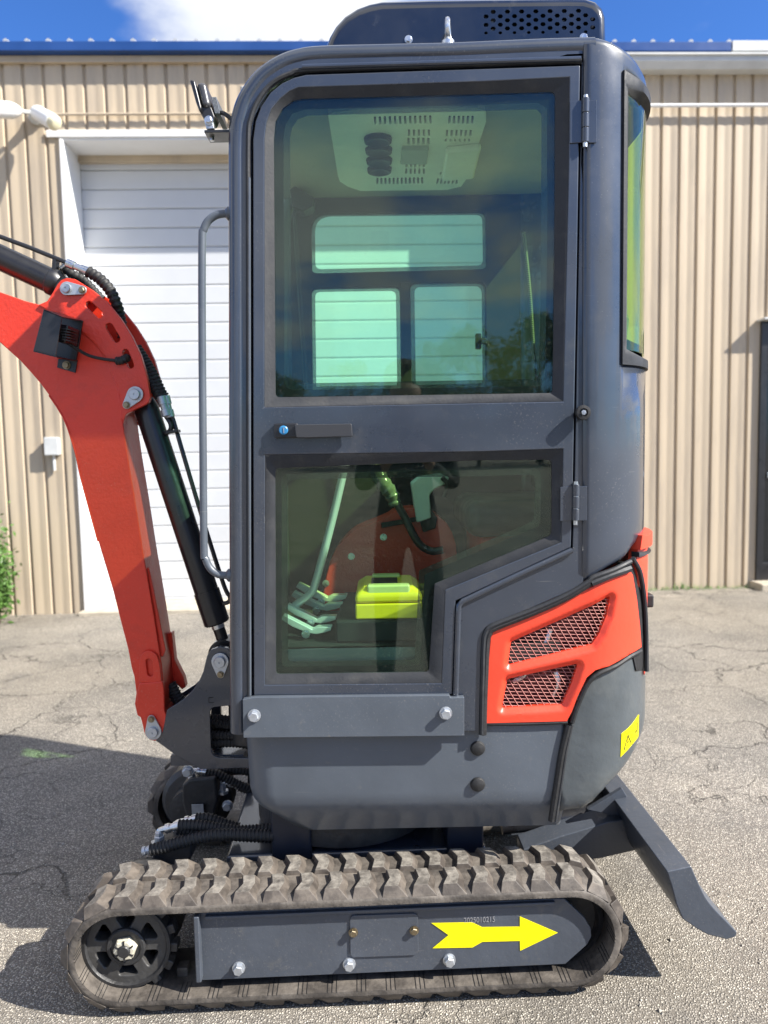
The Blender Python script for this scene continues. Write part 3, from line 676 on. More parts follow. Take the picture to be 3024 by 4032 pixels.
for p in ((940, 3812), (1375, 3796), (1769, 3780)): bolt(bolt_l, T.P(*p, FP-.002), fr_, T)
arrow = [(1699, 3635), (1859, 3632), (1898, 3651), (2047, 3649), (2047, 3609), (2196, 3673), (2048, 3744), (2047, 3705), (1899, 3709), (1860, 3731), (1703, 3734), (1766, 3682)]
plate('arrow_decal', arrow, T, FP-.0013, FP-.0006, yellow, fr_, bevel=0, label='yellow travel direction arrow')
def text(s, name, M, size, m, parent, spacing=1.0):
    cu = bpy.data.curves.new(name, 'FONT'); cu.body = s; cu.size = size; cu.align_x = 'CENTER'; cu.align_y = 'CENTER'; cu.space_character = spacing; cu.extrude = .0002
    to = bpy.data.objects.new(name, cu); COL.objects.link(to); dg = bpy.context.evaluated_depsgraph_get()
    me = bpy.data.meshes.new_from_object(to.evaluated_get(dg)); bpy.data.objects.remove(to)
    me.transform(M); bm = bmesh.new(); bm.from_mesh(me); bpy.data.meshes.remove(me); return obj(name, bm, m, parent, smooth=0)
tp = T.P(1888, 3623, FP-.001)
text('2025010215', 'serial_number', Matrix.Translation(tp) @ Matrix.Rotation(T.yaw, 4, 'Z') @ Matrix.Rotation(rad(90), 4, 'X') @ Matrix.Scale(.80, 4, (1, 0, 0)), .0195, greyink, fr_)
rollers = []
for p in ((940, 3870), (1390, 3850), (1775, 3832)):
    uu, zz = T.uz(*p, FP+.03)
    ro = empty('track_roller', T.W(uu, -.40, .088), parent=ex)
    bm = bmesh.new(); lathe(bm, T.W(uu, -.36, .088), -T.ey, [(0, -.03), (.040, -.03), (.040, .02), (.034, .035), (.030, .03), (.018, .034), (0, .034)], 28); obj('wheel', bm, castb, ro)

# far track: same parts, moved across
DV = .76
bF = inst(belt, Matrix.Translation(T.ey*DV+WLOC[belt]), ex); place_lugs(bF, DV)
for r_ in (sp,):
    e2 = empty('sprocket', WLOC[sp]+T.ey*DV, parent=ex)
    for c in sp.children:
        if c.name.startswith(('spoke', 'rim', 'tooth', 'hub')): inst(c, Matrix.Translation(WLOC[c]+T.ey*DV), e2)
f2 = inst(fr_, Matrix.Translation(WLOC[fr_]+T.ey*(DV+.10)), ex)

# centre frame, turntable
bm = bmesh.new(); box(bm, (-.36, -.24, .10), (.34, .24, .27), T.M(0, 0, 0)); obj('centre_frame', bm, grey, ex, bevel=.01)
def leg_px(a, b, y0, y1, v): 
    u0, z1 = T.uz(a, y0, v); u1, _ = T.uz(b, y0, v); _, z0 = T.uz(a, y1, v); bm = bmesh.new(); box(bm, (u0, v, z0-.08), (u1, v+.18, z1+.05), T.M(0, 0, 0)); return bm
navy = mat('shaded_frame_paint', (.014, .018, .03), .4)  # frame paint darkened to put the shade under the house into its colour
obj('frame_leg', leg_px(1066, 1225, 3258, 3345, -.25), navy, ex, bevel=.008)
obj('frame_leg', leg_px(1760, 1905, 3258, 3345, -.25), navy, ex, bevel=.008)
bm = bmesh.new(); lathe(bm, T.W(-.04, 0, .0), (0, 0, 1), [(.26, .29), (.26, .36), (.24, .36), (.24, .43), (0, .43)], 48); obj('slew_ring', bm, castb, ex)

# dozer blade at the rear
bl = empty('dozer_blade', T.P(2760, 3560, -.475), parent=ex)
bo = crom([(2626, 3432), (2722, 3409), (2744, 3462), (2778, 3532), (2815, 3578), (2858, 3622), (2903, 3670)], 4)
bo = [tuple(p) for p in crom([(2722, 3411, 0), (2744, 3462, 0), (2778, 3532, 0), (2815, 3580, 0), (2858, 3624, 0), (2903, 3672, 0)], 4)]
bo = [(2626, 3432)]+[p[:2] for p in bo]+[(2898, 3690), (2862, 3700), (2785, 3681), (2740, 3655), (2688, 3619), (2664, 3563), (2645, 3490)]
plate('moldboard', bo, T, -.475, .475, greyt, bl, bevel=.003)
for sgn in (-1, 1):
    v = -.13 if sgn < 0 else .05
    o2 = [T.uz(*p, -.235) for p in [(2060, 3345), (2210, 3292), (2390, 3236), (2490, 3228), (2630, 3480), (2570, 3338), (2370, 3380), (2060, 3420)]]
    o2 = [T.uz(*p, -.13) for p in [(2060, 3345), (2210, 3292), (2390, 3238), (2470, 3225), (2560, 3336), (2370, 3380), (2060, 3420)]]
    bm = bmesh.new(); prism(bm, o2, lambda p: T.W(p[0], v, p[1]), lambda p: T.W(p[0], v+.085, p[1])); obj('push_arm', bm, greyt, bl, bevel=.004)  # arms and gussets painted darker to carry the shade beside the blade
o2 = [T.uz(*p, -.14) for p in [(2330, 3215), (2470, 3130), (2540, 3250), (2560, 3330), (2480, 3290), (2420, 3235)]]
for v in (-.10, .08):
    bm = bmesh.new(); prism(bm, o2, lambda p: T.W(p[0], v, p[1]), lambda p: T.W(p[0], v+.016, p[1])); obj('gusset', bm, greyt, bl, bevel=.002)
bm = bmesh.new(); uu, zz = T.uz(2440, 3230, -.02)
tube(bm, [T.W(uu-.36, -.02, zz+.0), T.W(uu+.02, -.02, zz+.03)], .028, 16); obj('blade_cylinder', bm, blackm, bl)

# ------------------------------------------------------------------ plan curves of the rounded rear
class Plan:
    def __init__(s, Y0, Yf, X1, ax, ay):
        s.Y0, s.Yf, s.X1, s.ax, s.ay = Y0, Yf, X1, ax, ay; s.Lq = math.pi/2*math.sqrt((ax*ax+ay*ay)/2); s.Lr = Yf-Y0-2*ay; s.tot = 2*s.Lq+s.Lr
    def pos(s, u, z, off=0., ax=None, dy=0.):
        ax = s.ax if ax is None else ax
        if u <= 0: x, y, n = s.X1+u, s.Y0+dy, Vector((0, -1, 0))
        elif u < s.Lq:
            a = u/s.Lq*math.pi/2; x = s.X1+ax*math.sin(a); y = s.Y0+dy+(s.ay-dy)*(1-math.cos(a)); n = Vector((math.sin(a)*s.ay, -math.cos(a)*s.ax, 0)).normalized()
        elif u < s.Lq+s.Lr: x, y, n = s.X1+ax, s.Y0+s.ay+u-s.Lq, Vector((1, 0, 0))
        elif u < s.tot:
            a = (s.tot-u)/s.Lq*math.pi/2; x = s.X1+ax*math.sin(a); y = s.Yf-dy-(s.ay-dy)*(1-math.cos(a)); n = Vector((math.sin(a)*s.ay, math.cos(a)*s.ax, 0)).normalized()
        else: x, y, n = s.X1-(u-s.tot), s.Yf-dy, Vector((0, 1, 0))
        return Vector((x, y, z))+n*off
    def hit(s, px, py):
        d = ray(px, py); t = s.Y0/d.y
        if d.x*t <= s.X1: return (d.x*t-s.X1, CAM.z+d.z*t)
        Yc = s.Y0+s.ay
        A = (d.x/s.ax)**2+(d.y/s.ay)**2; Bh = -(d.x*s.X1/s.ax**2+d.y*Yc/s.ay**2); C = (s.X1/s.ax)**2+(Yc/s.ay)**2-1
        D = Bh*Bh-A*C; t = (-Bh-math.sqrt(D))/A if D > 0 else -Bh/A
        a = math.atan2((d.x*t-s.X1)/s.ax, (Yc-d.y*t)/s.ay); a = max(0, min(math.pi/2, a)); return (a/(math.pi/2)*s.Lq, CAM.z+d.z*t)
def proj(w):
    d = w-CAM; zc_ = d.dot(_F); return (1512+FPX*d.dot(_R)/zc_, 2016-FPX*d.dot(_U)/zc_)
def fit_plan(Y0, Yf, pxs, ay, target, py):
    X1 = H.P(pxs, py, Y0).x; z = H.P(pxs, py, Y0+.15).z; lo, hi = .02, .6
    for _ in range(40):
        a = (lo+hi)/2; p = Plan(Y0, Yf, X1, a, ay); m = max(proj(p.pos(p.Lq*i/40, z))[0] for i in range(41))
        if m < target: lo = a
        else: hi = a
    return Plan(Y0, Yf, X1, (lo+hi)/2, ay)
CABP = fit_plan(1.80, 2.62, 2320, .28, 2541, 1585)
LOWP = fit_plan(1.82, 2.60, 2320, .28, 2541, 2750)
def sheet(name, poly, plan, o0, o1, m, parent, holes=(), grid=.02, inset=None, **k):
    vs, fs = cdt(poly, holes, grid); bm = bmesh.new()
    ins = inset or (lambda u, z: 0.)
    extrude_into(bm, vs, fs, lambda p: plan.pos(p.x, p.y, o0-ins(p.x, p.y)), lambda p: plan.pos(p.x, p.y, o1-ins(p.x, p.y)*.9))
    return obj(name, bm, m, parent, smooth=40, **k)
def hits(plan, pts): return [plan.hit(*p) for p in pts]
def seg_d(p, a, b):
    ab = b-a; t = max(0, min(1, (p-a).dot(ab)/max(1e-12, ab.length_squared))); return (p-a-ab*t).length
def poly_d(p, poly): return min(seg_d(p, Vector(poly[i-1]), Vector(poly[i])) for i in range(len(poly)))

# ------------------------------------------------------------------ lower house body
YB = 1.82
def ringplan(xl, xr, y0, y1, r, n=6):
    pts = []
    for (cx_, cy_c, a0) in ((xl+r, y0+r, 180), (xr-.02, y0+.02, 270), (xr-.02, y1-.02, 0), (xl+r, y1-r, 90)):
        rr = r if cx_ < 0 else .02
        for i in range(n+1): a = rad(a0+90*i/n); pts.append((cx_+rr*math.cos(a), cy_c+rr*math.sin(a)))
    return pts
xL = H.P(966, 2912, YB+.05).x; xR = H.P(2235, 3000, YB).x
lev = []
for y, dl, dy in ((2860, 0, 0), (2912, 0, 0), (3120, .004, 0), (3160, .010, .002), (3186, .022, .010), (3225, .060, .036), (3262, .095, .058)):
    z = H.P(1500, y, YB+dy).z; lev.append((z, ringplan(xL+dl, xR, YB+dy, 2.58-dy, .075)))
bm = bmesh.new(); rs = [[bm.verts.new((p[0], p[1], z)) for p in pl] for z, pl in lev]
for A, Bq in zip(rs, rs[1:]):
    for j in range(len(A)): bm.faces.new([A[j], A[(j+1) % len(A)], Bq[(j+1) % len(A)], Bq[j]])
bm.faces.new(rs[0]); bm.faces.new(rs[-1])
hb = obj('house_body', bm, greyl, ex, smooth=50)
for p in ((1881, 2946), (1881, 3088)):
    bm = bmesh.new(); lathe(bm, H.P(*p, YB), YM, [(.0185, -.002), (.0185, .002), (.016, .007), (.008, .010), (0, .0105)], 24); obj('plug', bm, black, hb)

# counterweight
cl = [(2196, 3217), (2213, 3090), (2232, 2960), (2252, 2860), (2274, 2775), (2331, 2680), (2362, 2650), (2427, 2621), (2479, 2586), (2508, 2580)]
top = hits(LOWP, cl)
uT = LOWP.hit(2536, 2750)[0]
botp = hits(LOWP, [(2196, 3222), (2296, 3212), (2346, 3178), (2395, 3128), (2444, 3078), (2488, 3022), (2519, 2958)])
zbk = botp[-1][1]
poly = top + [(uT, top[-1][1]-.02), (LOWP.Lq+LOWP.Lr*.5, top[-1][1]-.03), (LOWP.tot-.05, top[-1][1]-.03), (LOWP.tot+.1, top[-1][1]-.05), (LOWP.tot+.1, botp[0][1]), (LOWP.tot-.06, botp[1][1]+.02), (LOWP.Lq+LOWP.Lr, zbk+.02), (uT+.05, zbk+.03)] + botp[::-1]
bl_ = sorted([(p[0], p[1]) for p in botp]+[(uT+.05, zbk+.03), (LOWP.Lq+LOWP.Lr, zbk+.02), (LOWP.tot+.2, botp[0][1])])
def zbot(u):
    for (a, za), (b, zb_) in zip(bl_, bl_[1:]):
        if a <= u <= b: return za+(zb_-za)*(u-a)/max(1e-6, b-a)
    return bl_[0][1]
def cw_in(u, z):
    r = .05; h = zbot(u)+r-z; a = r*(1-math.sqrt(max(0, 1-min(1, h/r)**2))) if h > 0 else 0
    zt = None
    return a*.8
cw = sheet('counterweight', poly, LOWP, 0, -.10, cast, ex, grid=.016, inset=cw_in)
# warning decal on the counterweight
dq = hits(LOWP, [(2446, 2889), (2514, 2813), (2513, 2900), (2442, 2980)])
dec = sheet('warning_decal', dq, LOWP, .0016, .0006, yellow, cw, grid=.012, label='yellow warning sticker with black pictograms')
def onq(s, t):
    a, b, c, d = [Vector(q) for q in dq]; top_ = a.lerp(b, s); bo_ = d.lerp(c, s); return top_.lerp(bo_, t)
def stroke(bm, pts, w):
    for p, q in zip(pts, pts[1:]):
        a, b = onq(*p), onq(*q); d = (b-a).normalized(); n = Vector((-d.y, d.x))*w; a = a-d*w; b = b+d*w
        bm.faces.new([bm.verts.new(LOWP.pos(v.x, v.y, .0021)) for v in (a-n, b-n, b+n, a+n)])
bm = bmesh.new()
stroke(bm, [(.12, .80), (.50, .80), (.31, .28), (.12, .80)], .0011)
stroke(bm, [(.31, .45), (.28, .62), (.36, .58), (.33, .72)], .0006); stroke(bm, [(.22, .70), (.30, .62)], .0006)
stroke(bm, [(.16, .76), (.31, .36), (.46, .76)], .0004); stroke(bm, [(.56, .06), (.56, .94)], .0004); stroke(bm, [(.03, .06), (.97, .06), (.97, .94), (.03, .94), (.03, .06)], .0004)
stroke(bm, [(.62, .45), (.70, .45), (.70, .7), (.62, .7), (.62, .45)], .0005); stroke(bm, [(.74, .55), (.80, .50), (.78, .60)], .0011); stroke(bm, [(.87, .25), (.86, .62)], .0020)
obj('pictogram', bm, decalk, dec, smooth=0)

# red engine side cover with two grilles
rc = [(1914, 2842), (1918, 2700), (1922, 2612), (1931, 2508), (1940, 2486), (1957, 2475), (2080, 2426), (2213, 2372), (2316, 2312), (2390, 2276), (2464, 2240), (2478, 2262), (2494, 2361), (2505, 2464), (2511, 2545), (2464, 2574), (2390, 2618), (2339, 2634), (2306, 2663), (2270, 2737), (2248, 2796), (2228, 2834)]
g1 = rnd([(2012, 2528), (2405, 2345), (2392, 2420), (2361, 2494), (2331, 2538), (2000, 2620)], [14, 8, 10, 20, 14, 8])
g2 = rnd([(1998, 2674), (2277, 2613), (2252, 2690), (2214, 2774), (1976, 2789)], [14, 8, 0, 12, 8])
G1, G2 = hits(LOWP, g1), hits(LOWP, g2)
def emb(u, z):
    p = Vector((u, z)); d = min(poly_d(p, G1), poly_d(p, G2)); t = max(0, 1-d/.0145); return .012*t*t*(3-2*t)
cov = sheet('engine_cover', hits(LOWP, rc), LOWP, .010, -.004, redp, ex, holes=(G1, G2), grid=.0055, inset=emb, label='red engine side cover with two mesh grilles')
def inpoly(p, poly):
    c = False; j = len(poly)-1
    for i in range(len(poly)):
        a, b = poly[i], poly[j]
        if (a[1] > p[1]) != (b[1] > p[1]) and p[0] < (b[0]-a[0])*(p[1]-a[1])/(b[1]-a[1])+a[0]: c = not c
        j = i
    return c
for G in (G1, G2):
    bm = bmesh.new(); us = [p[0] for p in G]; zs2 = [p[1] for p in G]
    for dirv, spc, off in (((1, -.05), .0088, -.0065), ((.50, -.86), .0140, -.0060)):
        d = Vector(dirv).normalized(); n = Vector((-d.y, d.x)); c0 = Vector(((min(us)+max(us))/2, (min(zs2)+max(zs2))/2))
        for k in range(-60, 61):
            st = None; q = c0+n*spc*k
            for s in range(-160, 161):
                p = q+d*s*.002; ins = inpoly(p, G)
                if ins and st is None: st = p
                if (not ins) and st is not None:
                    m_ = [st+(p-st)*i/3 for i in range(4)]; tube(bm, [LOWP.pos(x.x, x.y, off) for x in m_], .00075, 4); st = None
    obj('grille_mesh', bm, mat('pink_mesh', (.50, .22, .19), .5, metal=.1) if 'pink_mesh' not in MATS else MATS['pink_mesh'], cov, smooth=0)
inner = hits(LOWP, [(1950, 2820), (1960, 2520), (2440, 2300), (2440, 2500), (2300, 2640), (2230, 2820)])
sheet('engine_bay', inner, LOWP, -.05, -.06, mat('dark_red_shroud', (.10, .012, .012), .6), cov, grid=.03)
# engine parts behind the grille
bm = bmesh.new()
for p, q in (((2100, 2610), (2180, 2490)), ((2190, 2760), (2200, 2660)), ((2030, 2700), (2080, 2650))):
    tube(bm, crom([LOWP.pos(*LOWP.hit(*p), -.035), LOWP.pos(*LOWP.hit((p[0]+q[0])/2+14, (p[1]+q[1])/2), -.03), LOWP.pos(*LOWP.hit(*q), -.035)], 5), .007, 8)
obj('engine_pipe', bm, steel, cov)
# rear hood, seen past the seam
rh = [LOWP.hit(2497, 2180), LOWP.hit(2507, 2240)]
uh0 = LOWP.hit(2500, 2300)[0]; uh1 = LOWP.hit(2534, 2600)[0]
zt = H.P(2500, 2120, 2.05).z; zb_ = H.P(2530, 2640, 2.0).z
hp = [(uh0, H.P(2505, 2190, 1.97).z), (uh0+.01, zt), (LOWP.tot-uh0, zt), (LOWP.tot-.1, zb_), (LOWP.Lq*.95, zb_), (uh1, zb_+.01), (uh0+.02, H.P(2500, 2380, 1.97).z)]
hood = sheet('rear_hood', hp, LOWP, .003, -.02, redp, ex, grid=.03, label='red rear engine hood')
capp = [(uh0+.0, zt-.005), (uh0+.01, zt+.03), (LOWP.tot-.2, zt+.03), (LOWP.tot-.2, zt-.005)]
sheet('hood_lip', capp, LOWP, .014, -.02, redp, hood, grid=.03)
sheet('lip_seal', [(uh0, zt-.012), (LOWP.tot-.2, zt-.012), (LOWP.tot-.2, zt-.024), (uh0, zt-.024)], LOWP, .011, -.01, black, hood, grid=.03)
lp = H.P(2540, 2362, 2.02)
bm = bmesh.new(); box(bm, lp+Vector((-.03, -.02, -.018)), lp+Vector((.018, .02, .018))); obj('latch', bm, black, hood, bevel=.006)
# dark gap behind the seams
sheet('seam_channel', hits(LOWP, [(2455, 2215), (2482, 2215), (2520, 2330), (2534, 2500), (2537, 2640), (2500, 2640), (2440, 2400)]), LOWP, .004, -.02, black, ex, grid=.03)
def seamtube(name, pts, plan, off, r, m, parent, segs=8, n=6):
    bm = bmesh.new(); P = crom([Vector((*p, 0)) for p in pts], n); tube(bm, [plan.pos(*plan.hit(p.x, p.y), off) for p in P], r, segs); return obj(name, bm, m, parent)
seamtube('rubber_trim', [(1900, 2885), (1903, 2760), (1908, 2640), (1913, 2530), (1922, 2492), (1945, 2468), (2090, 2410), (2220, 2352), (2318, 2294)], LOWP, .012, .0085, black, cov)
seamtube('rubber_trim', [(1892, 2882), (1894, 2760), (1897, 2640), (1900, 2530), (1908, 2486), (1938, 2456), (2088, 2398), (2216, 2342), (2300, 2292), (2330, 2268), (2400, 2240), (2462, 2208)], LOWP, .016, .0065, seal, cov)
seamtube('rubber_trim', [(2322, 2292), (2390, 2262), (2440, 2244), (2462, 2236)], LOWP, .012, .010, seal, cov)
seamtube('rubber_trim', [(2478, 2196), (2505, 2250), (2519, 2330), (2526, 2420), (2529, 2520), (2530, 2640)], LOWP, .010, .006, seal, cov)
seamtube('rubber_trim', [(2250, 2842), (2270, 2780), (2310, 2692), (2350, 2652), (2420, 2618), (2470, 2584), (2512, 2562)], LOWP, .006, .0065, black, cov)
seamtube('rubber_trim', [(2170, 3230), (2190, 3100), (2212, 2960), (2238, 2852)], LOWP, .002, .0085, black, cw)
seamtube('rubber_trim', [(2186, 3230), (2205, 3100), (2226, 2960), (2250, 2852)], LOWP, .003, .005, seal, cw)
seamtube('cover_lower_edge', [(1912, 2846), (2060, 2846), (2232, 2840)], LOWP, .004, .006, black, cov)

# ------------------------------------------------------------------ cab frame
YC = 1.80
cab = empty('cab', H.W(.1, 2.2, H.P(1500, 2880, YC).z), parent=ex)
sil = [(906, 2880), (904, 2500), (902, 1800), (901, 900), (901, 542), (913, 458), (937, 386), (979, 319), (1028, 268), (1100, 223), (1172, 199), (1262, 187), (1500, 180), (1762, 174), (2000, 164), (2171, 157), (2335, 153)]
def inset_path(pts, d):
    out = []
    for i, p in enumerate(pts):
        a = Vector(pts[max(0, i-1)]); b = Vector(pts[min(len(pts)-1, i+1)]); t = (b-a).normalized(); n = Vector((-t.y, t.x)); out.append(tuple(Vector(p)+n*d))
    return out
ctr = inset_path(sil, 38)
P3 = crom([H.P(*p, YC+.0225) for p in ctr], 4)
bm = bmesh.new(); tube(bm, P3, .0225, 20); obj('frame_tube', bm, grey, cab)
far = [Vector((p.x, 2.605, p.z)) for p in P3]
bm = bmesh.new(); tube(bm, far, .0225, 16); obj('frame_tube', bm, grey, cab)
# door outline and side frame plate
door_o = [(993, 2744), (991, 2000), (990, 900), (990, 542), (1000, 470), (1022, 412), (1060, 356), (1105, 320), (1150, 299), (1200, 287), (1900, 264), (2291, 250), (2279, 1000), (2262, 1924), (2254, 2160), (1812, 2364), (1800, 2382), (1772, 2738)]
door_o = [(993, 2744), (991, 2000), (990, 900), (990, 542), (1000, 470), (1022, 412), (1060, 356), (1105, 320), (1150, 299), (1200, 287), (1900, 264), (2291, 250), (2279, 1000), (2262, 1924), (2254, 2160), (1800, 2372), (1787, 2740)]
side = inset_path(sil, 20)[:-1] + [(2297, 172), (2297, 1200), (2297, 2299), (2216, 2340), (2088, 2396), (1930, 2458), (1903, 2488), (1892, 2600), (1888, 2880)]
o2 = [H.uz(*p, YC+.004) for p in side]; h2 = [H.uz(*p, YC+.004) for p in door_o]
bm = bmesh.new(); prism(bm, o2, lambda p: H.W(p[0], YC+.004, p[1]), lambda p: H.W(p[0], YC+.045, p[1]), [h2]); obj('side_frame', bm, grey, cab, bevel=.002)
# rear corner shell and wrap-round window
zR = H.P(2335, 153, YC+.0225).z; RZ, RX = .125, .15
z1 = zR-RZ
uw0 = CABP.hit(2452, 900)[0]; zw0 = CABP.hit(2446, 1412)[1]; zw1 = CABP.hit(2470, 292)[1]; uw1 = CABP.tot-uw0
uL0, zb0 = CABP.hit(2297, 2297)
uL0 = CABP.hit(2297, 1200)[0]
zbt = [(uL0, zb0-.001), (CABP.hit(2400, 2240)[0], CABP.hit(2400, 2240)[1]), (CABP.hit(2470, 2200)[0], CABP.hit(2470, 2200)[1]), (CABP.hit(2505, 2150)[0], CABP.hit(2505, 2150)[1]), (CABP.Lq, CABP.hit(2510, 2120)[1])]
def zbo(u):
    u = u if u < CABP.tot/2 else CABP.tot-u
    for (a, za), (b, zb_2) in zip(zbt, zbt[1:]):
        if u <= b: return za+(zb_2-za)*max(0, (u-a))/(b-a)
    return zbt[-1][1]
us = sorted(set([round(uL0+i*(CABP.tot-2*uL0)/58, 5) for i in range(59)]+[uw0, uw1]))
us = [u for u in us if u in (uw0, uw1) or (abs(u-uw0) > .006 and abs(u-uw1) > .006)]
bm = bmesh.new(); cols = []
zs_rows = [('b', t) for t in (0, .03, .1, .25, .5, .75, 1)]
def shell(off, thick=0):
    grid = []
    for u in us:
        col = []; zb2 = zbo(u)
        for t in (0, .02, .06, .15, .4, .7, 1):
            z = zb2+(zw0-zb2)*t; ins = .012*(1-min(1, t/.06))**2; col.append(CABP.pos(u, z, off-ins))
        for t in (.33, .66, 1): col.append(CABP.pos(u, zw0+(zw1-zw0)*t, off))
        uu = min(u, CABP.tot-u); s_ = max(0, min(1, uu/(.75*CABP.Lq))); s_ = s_*s_*(3-2*s_); rz = .0225+(min(RZ, zR-zw1-.004)-.0225)*s_; za = zR-rz
        for t in (.5, 1): col.append(CABP.pos(u, zw1+(za-zw1)*t, off))
        for k in range(1, 9):
            a = k/8*math.pi/2; col.append(CABP.pos(u, za+rz*math.sin(a), off, ax=max(.01, CABP.ax-RX*(1-math.cos(a))), dy=.0225*(1-math.cos(a))))
        col.append(Vector((CABP.X1-.01, min(max(col[-1].y, 1.83), 2.59), zR-.001)))
        grid.append([bm.verts.new(p) for p in col])
    return grid
G_ = shell(0); nr = len(G_[0])
for i in range(len(us)-1):
    for j in range(nr-1):
        if 6 <= j < 9 and us[i] >= uw0-1e-6 and us[i+1] <= uw1+1e-6: continue
        try: bm.faces.new([G_[i][j], G_[i+1][j], G_[i+1][j+1], G_[i][j+1]])
        except ValueError: pass
rs_ = obj('rear_shell', bm, grey, cab, smooth=60, recalc=False)
sm = rs_.modifiers.new('solid', 'SOLIDIFY'); sm.thickness = .02; sm.offset = -1
def rect(u0, u1, za, zb): return [(u0, za), (u1, za), (u1, zb), (u0, zb)]
bw = .016; zt_ = CABP.hit(2478, 355)[1]
sheet('window_seal', rect(uw0-.004, uw1+.004, zw0-.014, zw1+.004), CABP, .006, -.012, seal, cab, holes=[rect(uw0+.010, uw1-.010, zw0+.022, zt_)], grid=.02)
sheet('rear_window', rect(uw0+.010, uw1-.010, zw0+.022, zt_), CABP, -.004, -.008, gl_rear, cab, grid=.02)
sheet('window_frit', rect(uw0+.010, uw1-.010, zw0+.022, zt_), CABP, -.009, -.0095, frit, cab, holes=[rect(uw0+.024, uw1-.024, zw0+.05, zt_-.03)], grid=.02)
# roof skin
rp_ = [H.uz(*p, YC+.012) for p in sil[8:]]
bm = bmesh.new(); inn = [(x+.004, z-.028) for x, z in rp_]
rp2 = [(x, z-.0015) for x, z in rp_]+list(reversed([(x, z-.03) for x, z in rp_]))
prism(bm, rp2, lambda p: H.W(p[0], 1.83, p[1]), lambda p: H.W(p[0], 2.59, p[1])); obj('roof_skin', bm, grey, cab)
xr0, xr1 = rp_[-1][0]-.02, CABP.X1+.06
bm = bmesh.new(); box(bm, (xr0, 1.83, zR-.03), (xr1, 2.59, zR-.002)); obj('roof_skin', bm, grey, cab, bevel=.004)
# lower front of the cab: front sill and front glass
xF = H.P(905, 1500, YC).x+.02
zF0 = H.P(920, 2860, YC).z; zF1 = H.P(935, 470, YC).z
bm = bmesh.new(); box(bm, (xF-.012, 1.83, zF0), (xF+.012, 2.58, zF0+.05)); box(bm, (xF-.01, 1.83, 1.33), (xF+.01, 2.58, 1.36)); obj('front_rail', bm, grey, cab, bevel=.004)
bm = bmesh.new(); box(bm, (xF-.008, 1.832, zF0+.05), (xF+.008, 2.578, 1.33)); obj('kick_panel_sun_block', bm, grey, cab, bevel=.003)  # real lower panel; upper part added over the glass to block sun
bm = bmesh.new(); box(bm, (xF-.003, 1.832, 1.36), (xF+.003, 2.575, zF1)); obj('front_glass', bm, gl_far, cab)
# floor sheet strip below the door
st = plate('step_plate', [(955, 2755), (1002, 2746), (1770, 2738), (1774, 2748), (1828, 2746), (1828, 2898), (958, 2906)], H, 1.782, 1.800, greyl, cab, bevel=.0015)
for p in ((1001, 2818), (1755, 2808)): bolt(bolt_l, H.P(*p, 1.780), st)
bm = bmesh.new(); zfl = .86
box(bm, (xF, 1.83, zfl-.05), (CABP.X1-.06, 2.59, zfl)); obj('cab_floor', bm, darkin, cab)
bm = bmesh.new(); box(bm, (xF+.02, 1.826, H.P(1400, 2895, 1.83).z), (CABP.X1-.25, 1.846, zfl)); obj('floor_skirt', bm, grey, cab)

# ------------------------------------------------------------------ cab door
door = empty('cab_door', H.P(1600, 2740, 1.79), parent=cab)
YD = 1.796
ubz = [(1042, 1603), (1042, 542), (1050, 480), (1070, 430), (1105, 388), (1141, 360), (1175, 345), (1900, 322), (2242, 305), (2238, 700), (2217, 1580)]
lbz = [(1044, 1792), (1900, 1779), (2217, 1768), (2209, 2135), (1752, 2322), (1738, 2690), (1044, 2696)]
dshr = []
c_ = Vector((1600, 1500))
for p in door_o:
    v = Vector(p); t_ = Vector((6 if p[0] < 1500 else -6, 6 if p[1] < 1500 else -5)); dshr.append(tuple(v+t_))
plate('door_panel', dshr, H, YD, YD+.03, grey, door, holes=[ubz, lbz], bevel=.003, seg=3)
ugl = rnd([(1082, 1563), (1075, 542), (1081, 470), (1111, 416), (1153, 387), (1189, 379), (1900, 360), (2191, 351), (2188, 1000), (2180, 1546)], [18, 0, 0, 0, 0, 0, 0, 22, 0, 16])
lgl = rnd([(1081, 1844), (1900, 1812), (2177, 1810), (2176, 2110), (1713, 2302), (1690, 2652), (1084, 2660)], [16, 0, 18, 26, 8, 18, 14])
def bezel(name, outer, inner_, parent):
    """sloping rubber bezel between two outlines of different point counts"""
    bm = bmesh.new(); vs, fs = cdt([H.uz(*p, YD) for p in outer], [[H.uz(*p, YD) for p in inner_]])
    inn_set = [Vector(H.uz(*p, YD)) for p in inner_]
    def dep(p): return YD+.0125 if min((p-q).length for q in inn_set) < 1e-5 else YD+.001
    extrude_into(bm, vs, fs, lambda p: H.W(p[0], dep(p), p[1]), lambda p: H.W(p[0], YD+.022, p[1])); return obj(name, bm, seal, parent, smooth=20)
bezel('window_bezel', ubz, ugl, door); bezel('window_bezel', lbz, lgl, door)
YG = YD+.0130
ucl = rnd([(1120, 1536), (1116, 542), (1124, 490), (1150, 447), (1200, 431), (1900, 413), (2118, 404), (2154, 425), (2154, 1000), (2146, 1520)], [40, 0, 0, 0, 0, 0, 20, 20, 0, 36])
udt = rnd([(1150, 1510), (1142, 542), (1150, 505), (1172, 470), (1212, 455), (1900, 437), (2112, 430), (2132, 450), (2130, 1000), (2122, 1492)], [34, 0, 0, 0, 0, 0, 18, 18, 0, 30])
lcl = rnd([(1108, 1866), (1900, 1850), (2130, 1845), (2128, 2068), (1672, 2262), (1655, 2618), (1110, 2626)], [36, 0, 30, 30, 10, 20, 20])
ldt = rnd([(1132, 1888), (1900, 1874), (2106, 1868), (2104, 2050), (1650, 2246), (1634, 2598), (1134, 2604)], [30, 0, 24, 24, 10, 16, 16])
